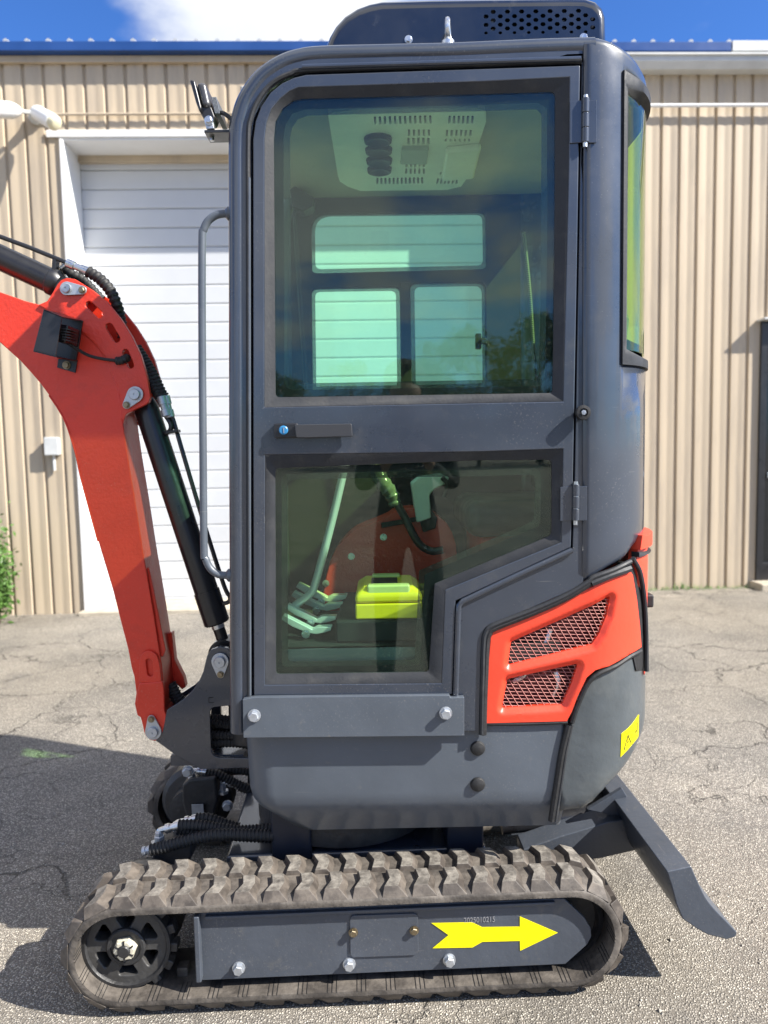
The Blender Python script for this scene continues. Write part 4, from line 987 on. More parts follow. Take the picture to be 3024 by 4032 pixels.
def pane(outl, clear, dot, holes_free=True):
    g = plate('door_glass', outl, H, YG, YG+.004, gl_near, door, bevel=0)
    plate('frit_border', outl, H, YG+.0046, YG+.0050, frit, g, holes=[clear], bevel=0, smooth=0)
    plate('frit_dots', [tuple(p) for p in clear], H, YG+.0046, YG+.0048, dots, g, holes=[dot], bevel=0, smooth=0)
pane(ugl, ucl, udt); pane(lgl, lcl, ldt)
def poly_inset(pts, d):
    out = []; n = len(pts); ar = sum(pts[i-1][0]*pts[i][1]-pts[i][0]*pts[i-1][1] for i in range(n)); sg = 1 if ar > 0 else -1
    for i in range(n):
        a, b, c = Vector(pts[i-1]), Vector(pts[i]), Vector(pts[(i+1) % n]); e1 = (b-a).normalized(); e2 = (c-b).normalized()
        n1 = Vector((-e1.y, e1.x))*sg; n2 = Vector((-e2.y, e2.x))*sg; m_ = (n1+n2); m_ = m_/max(.35, m_.length_squared/2); out.append(tuple(b+m_*d))
    return out
plate('door_rabbet', poly_inset(door_o, -14), H, YD+.034, YD+.043, black, cab, holes=[poly_inset(door_o, 34)], bevel=0)
# rubber beads round the door
def bead(name, pts, y, r, m, parent, closed=False, n=4, fr=H):
    bm = bmesh.new(); P = crom([fr.P(*p, y) for p in pts], n, closed); tube(bm, P, r, 8, closed=closed); return obj(name, bm, m, parent)
bead('door_seal', [(981, 2746), (979, 2000), (978, 900), (978, 545), (988, 466), (1011, 406), (1050, 348), (1097, 311), (1146, 290), (1198, 277), (1500, 266), (1900, 252), (2288, 240)], YC+.002, .0060, seal, cab)
def polybead(name, pts, y, r, m, parent):
    bm = bmesh.new(); tube(bm, [H.P(*p, y) for p in pts], r, 10); return obj(name, bm, m, parent)
polybead('drip_bead', [(2252, 2166), (2030, 2268), (1822, 2366), (1806, 2384), (1804, 2420), (1794, 2738)], YC-.001, .0075, grey, cab)
polybead('drip_bead', [(985, 2738), (983, 2000), (982, 700)], YC-.001, .0030, greyl, cab)  # lighter grey on this thin bead paints the highlight along the door edge
polybead('drip_rail', [(1190, 264), (1500, 255), (1900, 243), (2287, 232)], YC-.003, .006, grey, cab)
# handle
hd = empty('door_handle', H.P(1180, 1695, YD-.02), parent=door)
plate('handle_base', rnd([(1076, 1668), (1172, 1666), (1178, 1722), (1080, 1726)], 8), H, YD-.014, YD-.0005, blackm, hd, bevel=.003)
plate('lever', rnd([(1160, 1672), (1384, 1668), (1388, 1718), (1200, 1724), (1166, 1722)], [4, 6, 6, 20, 4]), H, YD-.028, YD-.010, mat('handle_grey', (.040, .041, .045), .34), hd, bevel=.008, seg=3)
bm = bmesh.new(); lathe(bm, H.P(1117, 1694, YD-.014), YM, [(.0105, -.001), (.0105, .006), (.0085, .0075), (0, .0075)], 20); obj('lock_cylinder', bm, keyblue, hd)
bm = bmesh.new(); kp = H.P(1117, 1694, YD-.0222); box(bm, kp+Vector((-.001, -.0006, -.006)), kp+Vector((.001, .0015, .006))); obj('keyhole', bm, zinc, hd)
# hinges, stop
for (x, ya, yb) in ((2306, 386, 562), (2268, 1906, 2050)):
    hg = empty('hinge', H.P(x, yb, YD), parent=cab)
    a, b = H.P(x, ya, YD-.006), H.P(x-2, yb, YD-.006)
    for k in range(3):
        bm = bmesh.new(); tube(bm, [a.lerp(b, k/3+.006), a.lerp(b, (k+1)/3-.006)], .0085, 14); obj('knuckle', bm, grey, hg, bevel=.001)
    bm = bmesh.new(); tube(bm, [a+Vector((0, 0, .006)), b-Vector((0, 0, .010))], .0055, 10); obj('hinge_pin', bm, steel, hg)
    plate('leaf_plate', [(x-62, ya+12), (x-8, ya+8), (x-8, yb-2), (x-62, yb+2)], H, YD-.0035, YD-.0003, grey, hg, bevel=.001)
    plate('leaf_plate', [(x+8, ya+8), (x+44, ya+8), (x+44, yb), (x+8, yb)], H, YD-.0005, YD+.003, grey, hg, bevel=.001)
bm = bmesh.new(); lathe(bm, H.P(2298, 1624, YC-.028), YM, [(.012, -.03), (.012, -.016), (.0165, -.014), (.0175, -.004), (.0165, .002), (.010, .003), (.009, -.001), (0, -.001)], 24); stp = obj('door_stop', bm, black, cab)
bm = bmesh.new(); lathe(bm, H.P(2298, 1624, YC-.030), YM, [(.006, 0), (.006, .003), (0, .003)], 6); obj('screw', bm, steel, stp)

# grab rail on the front pillar
bm = bmesh.new(); r_ = [(905, 842), (880, 842), (850, 848), (820, 870), (802, 905), (796, 950), (796, 1300), (799, 1700), (803, 2150), (810, 2200), (828, 2238), (856, 2260), (885, 2265), (906, 2265)]
tube(bm, crom([H.P(*p, 1.825) for p in r_], 5), .0092, 14); gr = obj('grab_rail', bm, greyl, cab)
for p in ((904, 842), (906, 2265)):
    bm = bmesh.new(); lathe(bm, H.P(*p, 1.825), (-1, 0, 0), [(.018, -.012), (.016, .004), (.010, .009)], 16); obj('weld_boss', bm, greyl, gr)

# work light on the front pillar (camera x 755-900)
wl = empty('work_light', H.P(830, 515, 1.84), parent=cab)
plate('bracket_arm', [(804, 511), (905, 509), (905, 520), (804, 522)], H, 1.815, 1.875, blackm, wl, bevel=.001)
plate('swivel', rnd([(806, 482), (836, 470), (842, 505), (812, 508)], 4), H, 1.822, 1.836, zinc, wl, bevel=.001)
bolt(bolt_s, H.P(822, 474, 1.820), wl, H, .75)
plate('swivel_yoke', [(786, 420), (830, 418), (846, 460), (838, 478), (806, 474), (792, 446)], H, 1.826, 1.87, blackm, wl, bevel=.003)
plate('lamp_body', [(770, 322), (808, 320), (829, 416), (796, 424)], H, 1.818, 1.93, mat('light_housing', (.06, .06, .065), .3), wl, bevel=.012, seg=4)
plate('lamp_bezel', [(745, 311), (766, 316), (794, 426), (785, 440), (770, 400)], H, 1.812, 1.936, blackm, wl, bevel=.004)
for k in range(4):
    plate('cooling_fin', [(832+k*5, 382-k*0), (836+k*5, 380), (850+k*5, 446), (846+k*5, 448)], H, 1.83, 1.92, greyl, wl, bevel=.0008)
bm = bmesh.new(); tube(bm, crom([H.P(838, 452, 1.85), H.P(870, 444, 1.84), H.P(890, 452, 1.83), H.P(912, 470, 1.825)], 6), .005, 8); obj('wire', bm, black, wl)
bm = bmesh.new(); lathe(bm, H.P(834, 530, 1.845), (0, 0, -1), [(.010, -.008), (.010, .004), (.006, .005), (.006, .014), (0, .015)], 6); obj('nut', bm, steel, wl)

# ------------------------------------------------------------------ roof air unit
YA = 1.90
ao = [(1286, 192), (1298, 157), (1322, 115), (1358, 75), (1406, 44), (1455, 26), (1503, 16), (1700, 10), (1900, 7), (2239, 3), (2300, 4), (2340, 17), (2367, 44), (2379, 78), (2382, 192)]
hx = []
for r_i, yy in enumerate((47, 65, 81, 98, 113, 130)):
    for c_i in range(8):
        x = 1942+c_i*56 - (28 if r_i % 2 else 0)
        if r_i == 0 and c_i == 7: continue
        if r_i % 2 and c_i > 7: continue
        s = 10.5; y_ = yy-(x-1900)*.012
        if r_i == 5: s = 7.5
        hx.append([(x+math.cos(rad(60*k))*s*1.05, y_+math.sin(rad(60*k))*s*.86) for k in range(6)])
aoi = inset_path(ao, 20); aoi[0] = (1308, 192); aoi[-1] = (2362, 192)
ac = plate('air_conditioner', aoi, H, YA, YA+.012, gloss, cab, holes=hx, bevel=.0, label='charcoal rooftop air unit with hexagon vents')
o2 = [H.uz(*p, YA) for p in aoi]; o3 = [H.uz(*p, YA+.03) for p in ao]
bm = bmesh.new(); n_ = len(o2); rows = []
for k in range(7):
    a_ = k/6*math.pi/2; w_ = math.sin(a_); v = YA+.03*(1-math.cos(a_))
    rows.append([bm.verts.new(H.W(p[0]+(q[0]-p[0])*w_, v, p[1]+(q[1]-p[1])*w_)) for p, q in zip(o2, o3)])
for v, k in ((YA+.42, 0), (YA+.45, .02)): rows.append([bm.verts.new(H.W(q[0]*(1-k), v, q[1]-k)) for q in o3])
for A, Bq in zip(rows, rows[1:]):
    for j in range(n_-1): bm.faces.new([A[j], A[j+1], Bq[j+1], Bq[j]])
bm.faces.new(rows[-1])
obj('air_unit_shell', bm, gloss, ac, smooth=60)
bm = bmesh.new(); a = H.P(1900, 120, YA+.05); b = H.P(2330, 110, YA+.05); box(bm, (a.x, YA+.06, a.z-.06), (b.x, YA+.10, b.z+.035)); obj('condenser', bm, darkin, ac)
for p in ((1925, 83), (1934, 100), (2218, 80), (2240, 95)):
    q = H.P(*p, YA+.03); bm = bmesh.new(); box(bm, q+Vector((-.006, 0, -.02)), q+Vector((.006, .02, .02))); obj('condenser_tab', bm, steel, ac)
for p in ((1609, 156), (2298, 148)): bolt(bolt_s, H.P(*p, YA-.001), ac, H, .7)
ey = empty('lifting_eye', H.P(1764, 175, 1.86), parent=cab)
bm = bmesh.new(); q = H.P(1764, 172, 1.865); lathe(bm, q, (0, 0, 1), [(.016, -.01), (.016, .004), (.010, .007), (.009, .014)], 18)
P = [q+Vector((.003*math.sin(a), math.sin(a)*.021, .030-math.cos(a)*.021)) for a in [2*math.pi*i/24 for i in range(24)]]; tube(bm, P, .0065, 10, closed=True); obj('eye_bolt', bm, steel, ey)

# ------------------------------------------------------------------ far side of the cab (seen through the glass)
YF = 2.60
w1 = rnd([(1226, 845), (1258, 838), (1912, 830), (1917, 1060), (1226, 1076)], [60, 30, 26, 20, 22])
w1 = rnd([(1224, 838), (1914, 830), (1917, 1058), (1226, 1076)], [70, 28, 24, 26])
w2 = rnd([(1225, 1134), (1574, 1129), (1580, 1532), (1230, 1538)], [24, 24, 6, 6])
w3 = rnd([(1616, 1115), (1912, 1110), (1916, 1524), (1622, 1532)], [26, 34, 6, 6])
w4 = rnd([(1150, 1890), (1600, 1880), (1590, 2010), (1160, 2060)], 20)
fo2 = [H.uz(*p, YF) for p in [(1120, 760), (1185, 735), (2200, 700), (2190, 2450), (1130, 2480)]]
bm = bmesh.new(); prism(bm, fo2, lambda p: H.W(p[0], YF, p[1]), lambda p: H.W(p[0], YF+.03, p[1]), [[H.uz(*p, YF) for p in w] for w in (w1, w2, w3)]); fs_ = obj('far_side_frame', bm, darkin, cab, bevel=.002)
for w in (w1, w2, w3):
    plate('side_window', w, H, YF+.008, YF+.012, gl_far, cab, bevel=0)
    cx_ = sum(p[0] for p in w)/len(w); cy_2 = sum(p[1] for p in w)/len(w)
    sx = (max(p[0] for p in w)-min(p[0] for p in w)); sy = (max(p[1] for p in w)-min(p[1] for p in w))
    inn = [(cx_+(p[0]-cx_)*(1-32/sx), cy_2+(p[1]-cy_2)*(1-32/sy)) for p in w]
    plate('frit_dots', w, H, YF+.0065, YF+.0068, dots, fs_, holes=[inn], bevel=0, smooth=0)
plate('sash_bar', [(1576, 1112), (1614, 1112), (1622, 1545), (1580, 1545)], H, YF-.012, YF-.001, darkin, cab, bevel=.002)
lt = empty('window_latch', H.P(1890, 1340, YF-.01), parent=cab)
plate('latch_body', rnd([(1873, 1312), (1896, 1312), (1896, 1374), (1873, 1374)], 6), H, YF-.02, YF-.001, black, lt, bevel=.002)
plate('latch_grip', rnd([(1894, 1330), (1918, 1332), (1918, 1352), (1894, 1354)], 4), H, YF-.03, YF-.012, black, lt, bevel=.002)
# ceiling and air panel
zC = 2.175
bm = bmesh.new(); box(bm, (xF+.02, 1.845, zC), (CABP.X1+.06, 2.597, zC+.02)); obj('headliner', bm, liner, cab, bevel=.004)
def ceil(px, py, z=zC): d = ray(px, py); t = (z-CAM.z)/d.z; return CAM+d*t
zP = zC-.022
pp = [(1292, 455), (1310, 442), (1420, 430), (1880, 424), (1912, 440), (1914, 480), (1840, 700), (1815, 735), (1760, 748), (1420, 752), (1370, 735), (1338, 715), (1330, 690)]
def slot_rect(px0, py0, w, h, sk): return [(px0, py0), (px0+w, py0), (px0+w+sk, py0+h), (px0+sk, py0+h)]
slots = []
for i in range(12): slots.append(slot_rect(1471+i*19.8, 459-i*.4, 9, 31, 2-i*.0))
for i in range(6): slots.append(slot_rect(1767+i*18, 456, 9, 31, -3))
for row, (yy, h_) in enumerate(((510, 26), (543, 25))):
    for i in range(5): slots.append(slot_rect(1606+i*19.5-row*2, yy, 9, h_, 0))
for i in range(6): slots.append(slot_rect(1757+i*18.5, 512, 9, 25, -3))
for i in range(6): slots.append(slot_rect(1752+i*18.5, 546, 8, 12, -2))
for row, (yy, h_) in enumerate(((636, 22), (664, 20))):
    for i in range(5): slots.append(slot_rect(1597+i*17.2-row*1, yy, 8.5, h_, -1))
for i in range(12): slots.append(slot_rect(1482+i*16, 701-i*.2, 8, 24, 0))
for i in range(6): slots.append(slot_rect(1722+i*15, 702, 8, 22, -5))
for i in range(6): slots.append(slot_rect(1732+i*15, 678, 8, 10, -2))
def c2(p): q = ceil(*p, z=zP); return (q.x, q.y)
bm = bmesh.new(); vs, fs = cdt([c2(p) for p in pp], [[c2(p) for p in s] for s in slots])
extrude_into(bm, vs, fs, lambda p: Vector((p[0], p[1], zP)), lambda p: Vector((p[0], p[1], zC-.001)))
acp = obj('air_panel', bm, acw, cab, bevel=0)
bm = bmesh.new(); q0 = ceil(1460, 440); q1 = ceil(1800, 720); box(bm, (q0.x, q0.y, zC-.006), (q1.x, q1.y, zC-.004)); obj('duct', bm, black, acp)
for (x, y, w) in ((1488, 545, 56), (1491, 587, 54), (1493, 628, 52), (1494, 664, 49)):
    a, b = ceil(x-w, y, zP), ceil(x+w, y, zP); bm = bmesh.new(); c = (a+b)/2; lathe(bm, c, (0, 0, -1), [((b-a).length/2, -.001), ((b-a).length/2*.95, .010), ((b-a).length/2*.8, .012), (.01, .006), (0, .006)], 28); obj('air_outlet', bm, black, acp)
q0 = [ceil(*p, z=zP) for p in ((1582, 573), (1688, 573), (1680, 632), (1577, 632))]
bm = bmesh.new(); prism(bm, [(p.x, p.y) for p in q0], lambda p: Vector((p[0], p[1], zP-.012)), lambda p: Vector((p[0], p[1], zP+.001))); obj('control_pad', bm, mat('pad_green', (.30, .34, .33), .5), acp, bevel=.003)
q0 = [ceil(*p, z=zP) for p in ((1755, 575), (1895, 560), (1865, 680), (1738, 690))]
bm = bmesh.new(); prism(bm, [(p.x, p.y) for p in q0], lambda p: Vector((p[0], p[1], zP-.02)), lambda p: Vector((p[0], p[1], zP+.001))); obj('dome_lamp', bm, acw, acp, bevel=.008, seg=3)
# interior: phone-camera style wiper motor, front post wire
wm = empty('wiper', H.P(1180, 780, 2.5), parent=cab)
plate('motor', rnd([(1142, 745), (1160, 732), (1235, 775), (1232, 810), (1195, 832), (1150, 815)], 6), H, 2.48, 2.55, black, wm, bevel=.006)
bm = bmesh.new(); tube(bm, crom([H.P(1158, 830, 2.5), H.P(1166, 960, 2.5), H.P(1185, 1250, 2.5), H.P(1208, 1600, 2.5), H.P(1215, 1700, 2.5)], 5), .0055, 8); obj('arm', bm, black, wm)
bm = bmesh.new(); tube(bm, crom([H.P(1162, 830, 2.49), H.P(1172, 960, 2.49), H.P(1192, 1250, 2.49), H.P(1214, 1600, 2.49)], 5), .0028, 6); obj('blade', bm, seal, wm)
bm = bmesh.new(); hose(bm, [H.P(2062, 915, 2.35), H.P(2084, 1120, 2.35), H.P(2098, 1320, 2.35), H.P(2108, 1500, 2.35)], .005, .006, .3, 8); obj('coiled_cable', bm, mat('pale_cable', (.16, .17, .15), .5), cab)
# red seat base panel
rb = [(1270, 2440), (1272, 2330), (1300, 2210), (1340, 2140), (1400, 2085), (1485, 2050), (1530, 2030), (1560, 2012), (1650, 2004), (1760, 2060), (1800, 2200), (1760, 2440)]
sb = plate('seat_base', [tuple(p) for p in crom([Vector((*p, 0)) for p in rb], 3)][0:-1] and [(p.x, p.y) for p in crom([Vector((*p, 0)) for p in rb], 3)], H, 2.26, 2.40, red, cab, bevel=.004, label='red seat base panel inside the cab')
for p in ((1510, 2115), (1383, 2191), (1283, 2297)): bolt(bolt_s, H.P(*p, 2.258), sb, H, .75)
plate('rubber_edge', [(1500, 2060), (1640, 2036), (1642, 2054), (1502, 2080)], H, 2.246, 2.259, black, sb, bevel=.002)
# seat wrapped in plastic
se = empty('operator_seat', (.38, 2.2, zfl), parent=cab)
bm = bmesh.new(); box(bm, (.22, 2.02, 1.10), (.52, 2.44, 1.20)); obj('cushion', bm, seatm, se, bevel=.04, seg=4)
bm = bmesh.new(); box(bm, (.46, 1.99, 1.20), (.56, 2.43, 1.72), Matrix.Translation((.5, 0, 1.2)) @ Matrix.Rotation(rad(6), 4, 'Y') @ Matrix.Translation((-.5, 0, -1.2))); obj('backrest', bm, seatm, se, bevel=.04, seg=4)
bm = bmesh.new(); box(bm, (.555, 2.0, 1.30), (.60, 2.42, 1.70), Matrix.Translation((.5, 0, 1.2)) @ Matrix.Rotation(rad(6), 4, 'Y') @ Matrix.Translation((-.5, 0, -1.2))); obj('plastic_wrap', bm, wrap, se, bevel=.02, seg=3)
bm = bmesh.new(); box(bm, (.26, 2.06, zfl), (.50, 2.40, 1.10)); obj('pedestal', bm, red, se, bevel=.01)
bm = bmesh.new(); q = H.P(1557, 1545, 2.05); lathe(bm, q-Vector((0, 0, .06)), (0, 0, 1), [(.03, 0), (.036, .03), (.03, .062), (0, .07)], 16); obj('headrest_knob', bm, seatm, se)
# travel levers and pedals
for dy in (0, .05):
    lv = empty('travel_lever', H.P(1225, 2400, 2.0+dy), parent=cab)
    bm = bmesh.new(); P = [H.P(*p, 2.0+dy) for p in ((1160, 2385), (1222, 2338), (1240, 2300), (1300, 2080), (1352, 1862), (1372, 1760))]
    tube(bm, crom(P, 5), .0105, 12); obj('rod', bm, tube_green, lv)
for i, (x, y, d) in enumerate(((1164, 2312, 2.14), (1146, 2346, 2.09), (1122, 2396, 1.97), (1104, 2438, 1.915))):
    pe = empty('pedal', H.P(x+60, y+30, d), parent=cab)
    s = 1.0
    pts = [(x, y), (x+12, y-16), (x+60, y+8), (x+112, y+34), (x+126, y+42), (x+146, y+32), (x+204, y+30), (x+198, y+46), (x+172, y+54), (x+140, y+60), (x+104, y+54), (x+46, y+30)]
    pa = [H.P(*p, d) for p in pts]
    bm = bmesh.new(); prism(bm, [(p.x, p.z) for p in pa], lambda p: Vector((p[0], d, p[1])), lambda p: Vector((p[0], d+.030, p[1]))); obj('foot_plate', bm, tube_green, pe, bevel=.002)
    bm = bmesh.new(); q = H.P(x+105, y+62, d+.02); tube(bm, [q, Vector((q.x-.02, q.y, zfl))], .008, 10); obj('stalk', bm, blackm, pe)
    bolt(bolt_s, H.P(x+100, y+58, d-.004), pe, H, .8)
# joystick on console
js = empty('joystick', H.P(1690, 2200, 2.2), parent=cab)
bm = bmesh.new(); P = [H.P(*p, 2.2) for p in ((1745, 2165), (1700, 2170), (1660, 2150), (1630, 2110), (1590, 2030), (1548, 1960), (1520, 1900))]; tube(bm, crom(P, 5), .0115, 12); obj('stalk', bm, blackm, js)
bm = bmesh.new(); P = [H.P(*p, 2.2) for p in ((1556, 1990), (1540, 1945), (1510, 1905), (1480, 1850), (1462, 1800))]; tube(bm, crom(P, 5), lambda t, i: .017+.006*math.sin(t*3.1)+.002*math.sin(i*2.1), 12); obj('wrapped_grip', bm, wrap, js)
cs = empty('side_console', H.P(1680, 2050, 2.3), parent=cab)
plate('console_body', rnd([(1620, 1905), (1650, 1880), (1740, 1866), (1770, 1880), (1758, 1905), (1712, 1925), (1692, 1950), (1698, 2040), (1640, 2060), (1628, 1960)], 10), H, 2.24, 2.34, acw, cs, bevel=.012, seg=3)
plate('boot', rnd([(1650, 2040), (1700, 2008), (1722, 2040), (1716, 2080), (1666, 2098)], 8), H, 2.25, 2.32, black, cs, bevel=.01, seg=3)
bm = bmesh.new(); tube(bm, crom([H.P(*p, 2.23) for p in ((1740, 1880), (1762, 1905), (1758, 1935), (1750, 1958))], 4), .007, 10); obj('lock_lever', bm, black, cs)
plate('console_post', [(1660, 2080), (1720, 2070), (1740, 2260), (1660, 2280)], H, 2.30, 2.36, red, cs, bevel=.01)

# lime tool case on the cab floor (a thing of its own)
YX = 1.885
tcz = empty('tool_case', H.P(1560, 2438, YX), 'lime green plastic tool case lying on the floor inside the cab', 'tool case')
lo = H.P(1435, 2438, YX); hi = H.P(1662, 2438, YX)
x0_, x1_, zc0 = H.P(1400, 2438, YX).x, H.P(1664, 2438, YX).x, H.P(1540, 2438, YX).z
bm = bmesh.new(); box(bm, (x0_-.05, YX-.01, zfl+.0005), (x1_+.12, YX+.40, zc0-.001)); obj('floor_hump', bm, darkin, cab, bevel=.006)
bm = bmesh.new(); box(bm, (x0_, YX, zc0), (x1_, YX+.22, zc0+.040)); obj('case_base', bm, lime, tcz, bevel=.005, seg=3)
bm = bmesh.new()
a = [(x0_, YX), (x1_, YX), (x1_, YX+.22), (x0_, YX+.22)]; b = [(x0_+.022, YX+.02), (x1_-.022, YX+.02), (x1_-.022, YX+.20), (x0_+.022, YX+.20)]
va = [bm.verts.new((p[0], p[1], zc0+.041)) for p in a]; vb = [bm.verts.new((p[0], p[1], zc0+.062)) for p in a]; vc = [bm.verts.new((p[0], p[1], zc0+.078)) for p in b]
bm.faces.new(va); bm.faces.new(vc)
for A, Bq in ((va, vb), (vb, vc)):
    for i in range(4): bm.faces.new([A[i], A[(i+1) % 4], Bq[(i+1) % 4], Bq[i]])
obj('case_lid', bm, lime, tcz, bevel=.008, seg=3)
bm = bmesh.new(); box(bm, (x0_+.04, YX+.045, zc0+.0785), (x1_-.06, YX+.15, zc0+.081)); obj('label_panel', bm, decalk, tcz, bevel=.001)
for (xa, xb, ya, yb) in ((x0_+.03, x1_-.03, YX+.006, YX+.038), (x0_+.04, x1_-.05, YX+.165, YX+.195)):
    bm = bmesh.new(); box(bm, (xa, ya, zc0+.060), (xb, yb, zc0+.086)); obj('clear_latch', bm, clearish, tcz, bevel=.006)
bm = bmesh.new(); P = [Vector((x1_-.005, YX+.06, zc0+.05)), Vector((x1_+.035, YX+.065, zc0+.055)), Vector((x1_+.04, YX+.11, zc0+.055)), Vector((x1_+.035, YX+.155, zc0+.055)), Vector((x1_-.005, YX+.16, zc0+.05))]; tube(bm, crom(P, 4), .009, 10); obj('carry_handle', bm, lime, tcz)

# ------------------------------------------------------------------ boom and swing bracket
YN, YX2 = 2.12, 2.25
boom = empty('boom', H.P(605, 2880, 2.18), parent=ex)
left_e = [(-775, 930), (-765, 985), (-720, 1035), (-400, 1172), (-60, 1318), (0, 1349), (78, 1419), (121, 1466), (160, 1512), (193, 1557), (225, 1604), (253, 1653), (273, 1705), (289, 1762), (301, 1800), (319, 1884), (352, 2008), (386, 2132), (416, 2230), (446, 2330), (476, 2451), (503, 2553), (518, 2632), (528, 2664), (536, 2730), (530, 2772), (540, 2818), (552, 2824), (560, 2850)]
foot = [(566, 2880), (574, 2900), (588, 2913), (610, 2919), (632, 2912), (650, 2892), (656, 2868), (653, 2812), (644, 2800)]
right_e = [(648, 2740), (642, 2680), (637, 2618), (627, 2560), (604, 2412), (579, 2264), (567, 2198), (536, 1999), (503, 1800), (491, 1720), (482, 1650), (470, 1560), (455, 1500), (430, 1430), (396, 1375), (350, 1325), (290, 1280), (230, 1245), (157, 1200), (102, 1186), (0, 1150), (-60, 1130), (-400, 1012), (-720, 902)]
main = left_e+foot+right_e
plate('boom_body', main, H, YN, YX2, red, boom, bevel=.003, label='red curved boom')
# weld bead along the boom edges
bead('weld_bead', [(455, 1500), (430, 1430), (396, 1375), (350, 1325), (318, 1300)], YN-.001, .004, red, boom)
bead('weld_bead', [(482, 1650), (470, 1560), (455, 1500)], YN-.001, .003, red, boom)
bead('weld_bead', [(193, 1557), (225, 1604), (253, 1653), (273, 1705), (301, 1800), (319, 1884), (386, 2132)], YN-.0005, .0022, red, boom)
# gusset side plates
gp = [(150, 1200), (185, 1185), (208, 1150), (226, 1118), (240, 1103), (262, 1094), (295, 1099), (362, 1141), (422, 1189), (476, 1256), (518, 1322), (555, 1400), (579, 1485), (592, 1563), (586, 1583), (572, 1594), (530, 1613), (500, 1628), (492, 1640), (484, 1672), (472, 1560), (455, 1500), (430, 1430), (396, 1375), (350, 1325), (290, 1280), (230, 1245)]
def capsule(a, b, r, n=6):
    a, b = Vector(a), Vector(b); d = (b-a).normalized(); an = math.atan2(d.y, d.x); out = []
    for i in range(n+1): t = an-math.pi/2+math.pi*i/n; out.append((b.x+r*math.cos(t), b.y+r*math.sin(t)))
    for i in range(n+1): t = an+math.pi/2+math.pi*i/n; out.append((a.x+r*math.cos(t), a.y+r*math.sin(t)))
    return out
sl_ = [capsule((350, 1200), (390, 1238), 15), capsule((430, 1287), (458, 1334), 15), capsule((494, 1388), (514, 1438), 13)]
for (ya, yb) in ((YN-.006, YN+.010), (YX2-.012, YX2+.004)):
    o2 = [H.uz(*p, YN-.006) for p in gp]; h2 = [[H.uz(*p, YN-.006) for p in s] for s in sl_]
    bm = bmesh.new(); prism(bm, o2, lambda p: H.W(p[0], ya, p[1]), lambda p: H.W(p[0], yb, p[1]), h2); obj('gusset_plate', bm, red, boom, bevel=.002)
# foot boss plate with slot
fp = rnd([(546, 2690), (548, 2600), (560, 2570), (588, 2560), (618, 2578), (630, 2620), (636, 2690)], [0, 30, 30, 30, 30, 30, 0])
plate('boss_plate', fp, H, YN-.010, YN-.0005, red, boom, holes=[capsule((586, 2606), (592, 2652), 12)], bevel=.003)
plate('foot_plate', [(538, 2735), (548, 2690), (640, 2684), (646, 2720), (648, 2800), (653, 2812), (656, 2868), (650, 2892), (632, 2912), (610, 2919), (588, 2913), (574, 2900), (562, 2860), (552, 2824), (540, 2790)], H, YN-.014, YN-.0008, red, boom, bevel=.004)
plate('rear_lug', [(627, 2560), (652, 2500), (676, 2490), (688, 2600), (722, 2668), (731, 2706), (716, 2716), (690, 2690), (668, 2690), (650, 2740), (640, 2760)], H, YX2-.03, YX2, red, boom, bevel=.003)
plate('edge_bar', [(570, 2240), (586, 2236), (600, 2300), (652, 2560), (640, 2590), (626, 2572)], H, YN+.012, YN+.030, red, boom, bevel=.003)
# hinge pins with retainer plates
def retainer(c, e, R, r, y, parent, th=.006):
    e_ = empty('hinge_pin', H.P(*c, y), parent=parent)
    a, b = Vector(c), Vector(e); d = (b-a); an = math.atan2(d.y, d.x); k = math.acos(min(1, (R-r)/d.length)); pts = []
    n = 14
    for i in range(n+1): t = an+k+(2*math.pi-2*k)*i/n; pts.append((a.x+R*math.cos(t), a.y+R*math.sin(t)))
    for i in range(7): t = an-k+2*k*i/6; pts.append((b.x+r*math.cos(t), b.y+r*math.sin(t)))
    plate('retainer', pts, H, y-th, y, zinc, e_, bevel=.001)
    m_ = y/FPX
    bm = bmesh.new(); lathe(bm, H.P(*c, y-th), YM, [(R*.68*m_, -.001), (R*.68*m_, .006), (R*.6*m_, .009), (R*.1*m_, .009), (R*.08*m_, .006), (0, .006)], 28); obj('pin_head', bm, zinc, e_, smooth=25)
    bolt(bolt_g, H.P(*e, y-th-.0015), e_, H, .85)
retainer((262, 1135), (323, 1142), 27, 17, YN-.008, boom)
retainer((531, 1553), (498, 1594), 32, 16, YN-.008, boom)
retainer((603, 2882), (595, 2832), 32, 15, YN-.016, boom)
# boom light bracket
lb = empty('boom_light', H.P(190, 1300, 2.06), parent=boom)
plate('cover_plate', [(172, 1217), (244, 1247), (218, 1402), (131, 1380)], H, 1.995, 1.999, blackm, lb, bevel=.001)
o2 = [H.uz(*p, 1.999) for p in [(172, 1217), (244, 1247)]]
bm = bmesh.new()
A = [H.P(172, 1217, 1.995), H.P(244, 1247, 1.995), H.P(326, 1262, YN-.002), H.P(250, 1236, YN-.002)]
for pts in (A,): 
    a = [bm.verts.new(p) for p in pts]; b = [bm.verts.new(p-Vector((0, 0, .003))) for p in pts]; bm.faces.new(a); bm.faces.new(b[::-1])
    for i in range(4): bm.faces.new([a[i], a[(i+1) % 4], b[(i+1) % 4], b[i]])
obj('top_flange', bm, blackm, lb)
plate('back_plate', [(244, 1250), (326, 1262), (298, 1420), (216, 1404)], H, YN-.010, YN-.001, blackm, lb, bevel=.001)
bm = bmesh.new(); A = [H.P(131, 1380, 1.997), H.P(218, 1402, 1.997), H.P(304, 1420, YN-.004), H.P(216, 1400, YN-.004)]
a = [bm.verts.new(p) for p in A]; b = [bm.verts.new(p-Vector((0, 0, .003))) for p in A]; bm.faces.new(a); bm.faces.new(b[::-1])
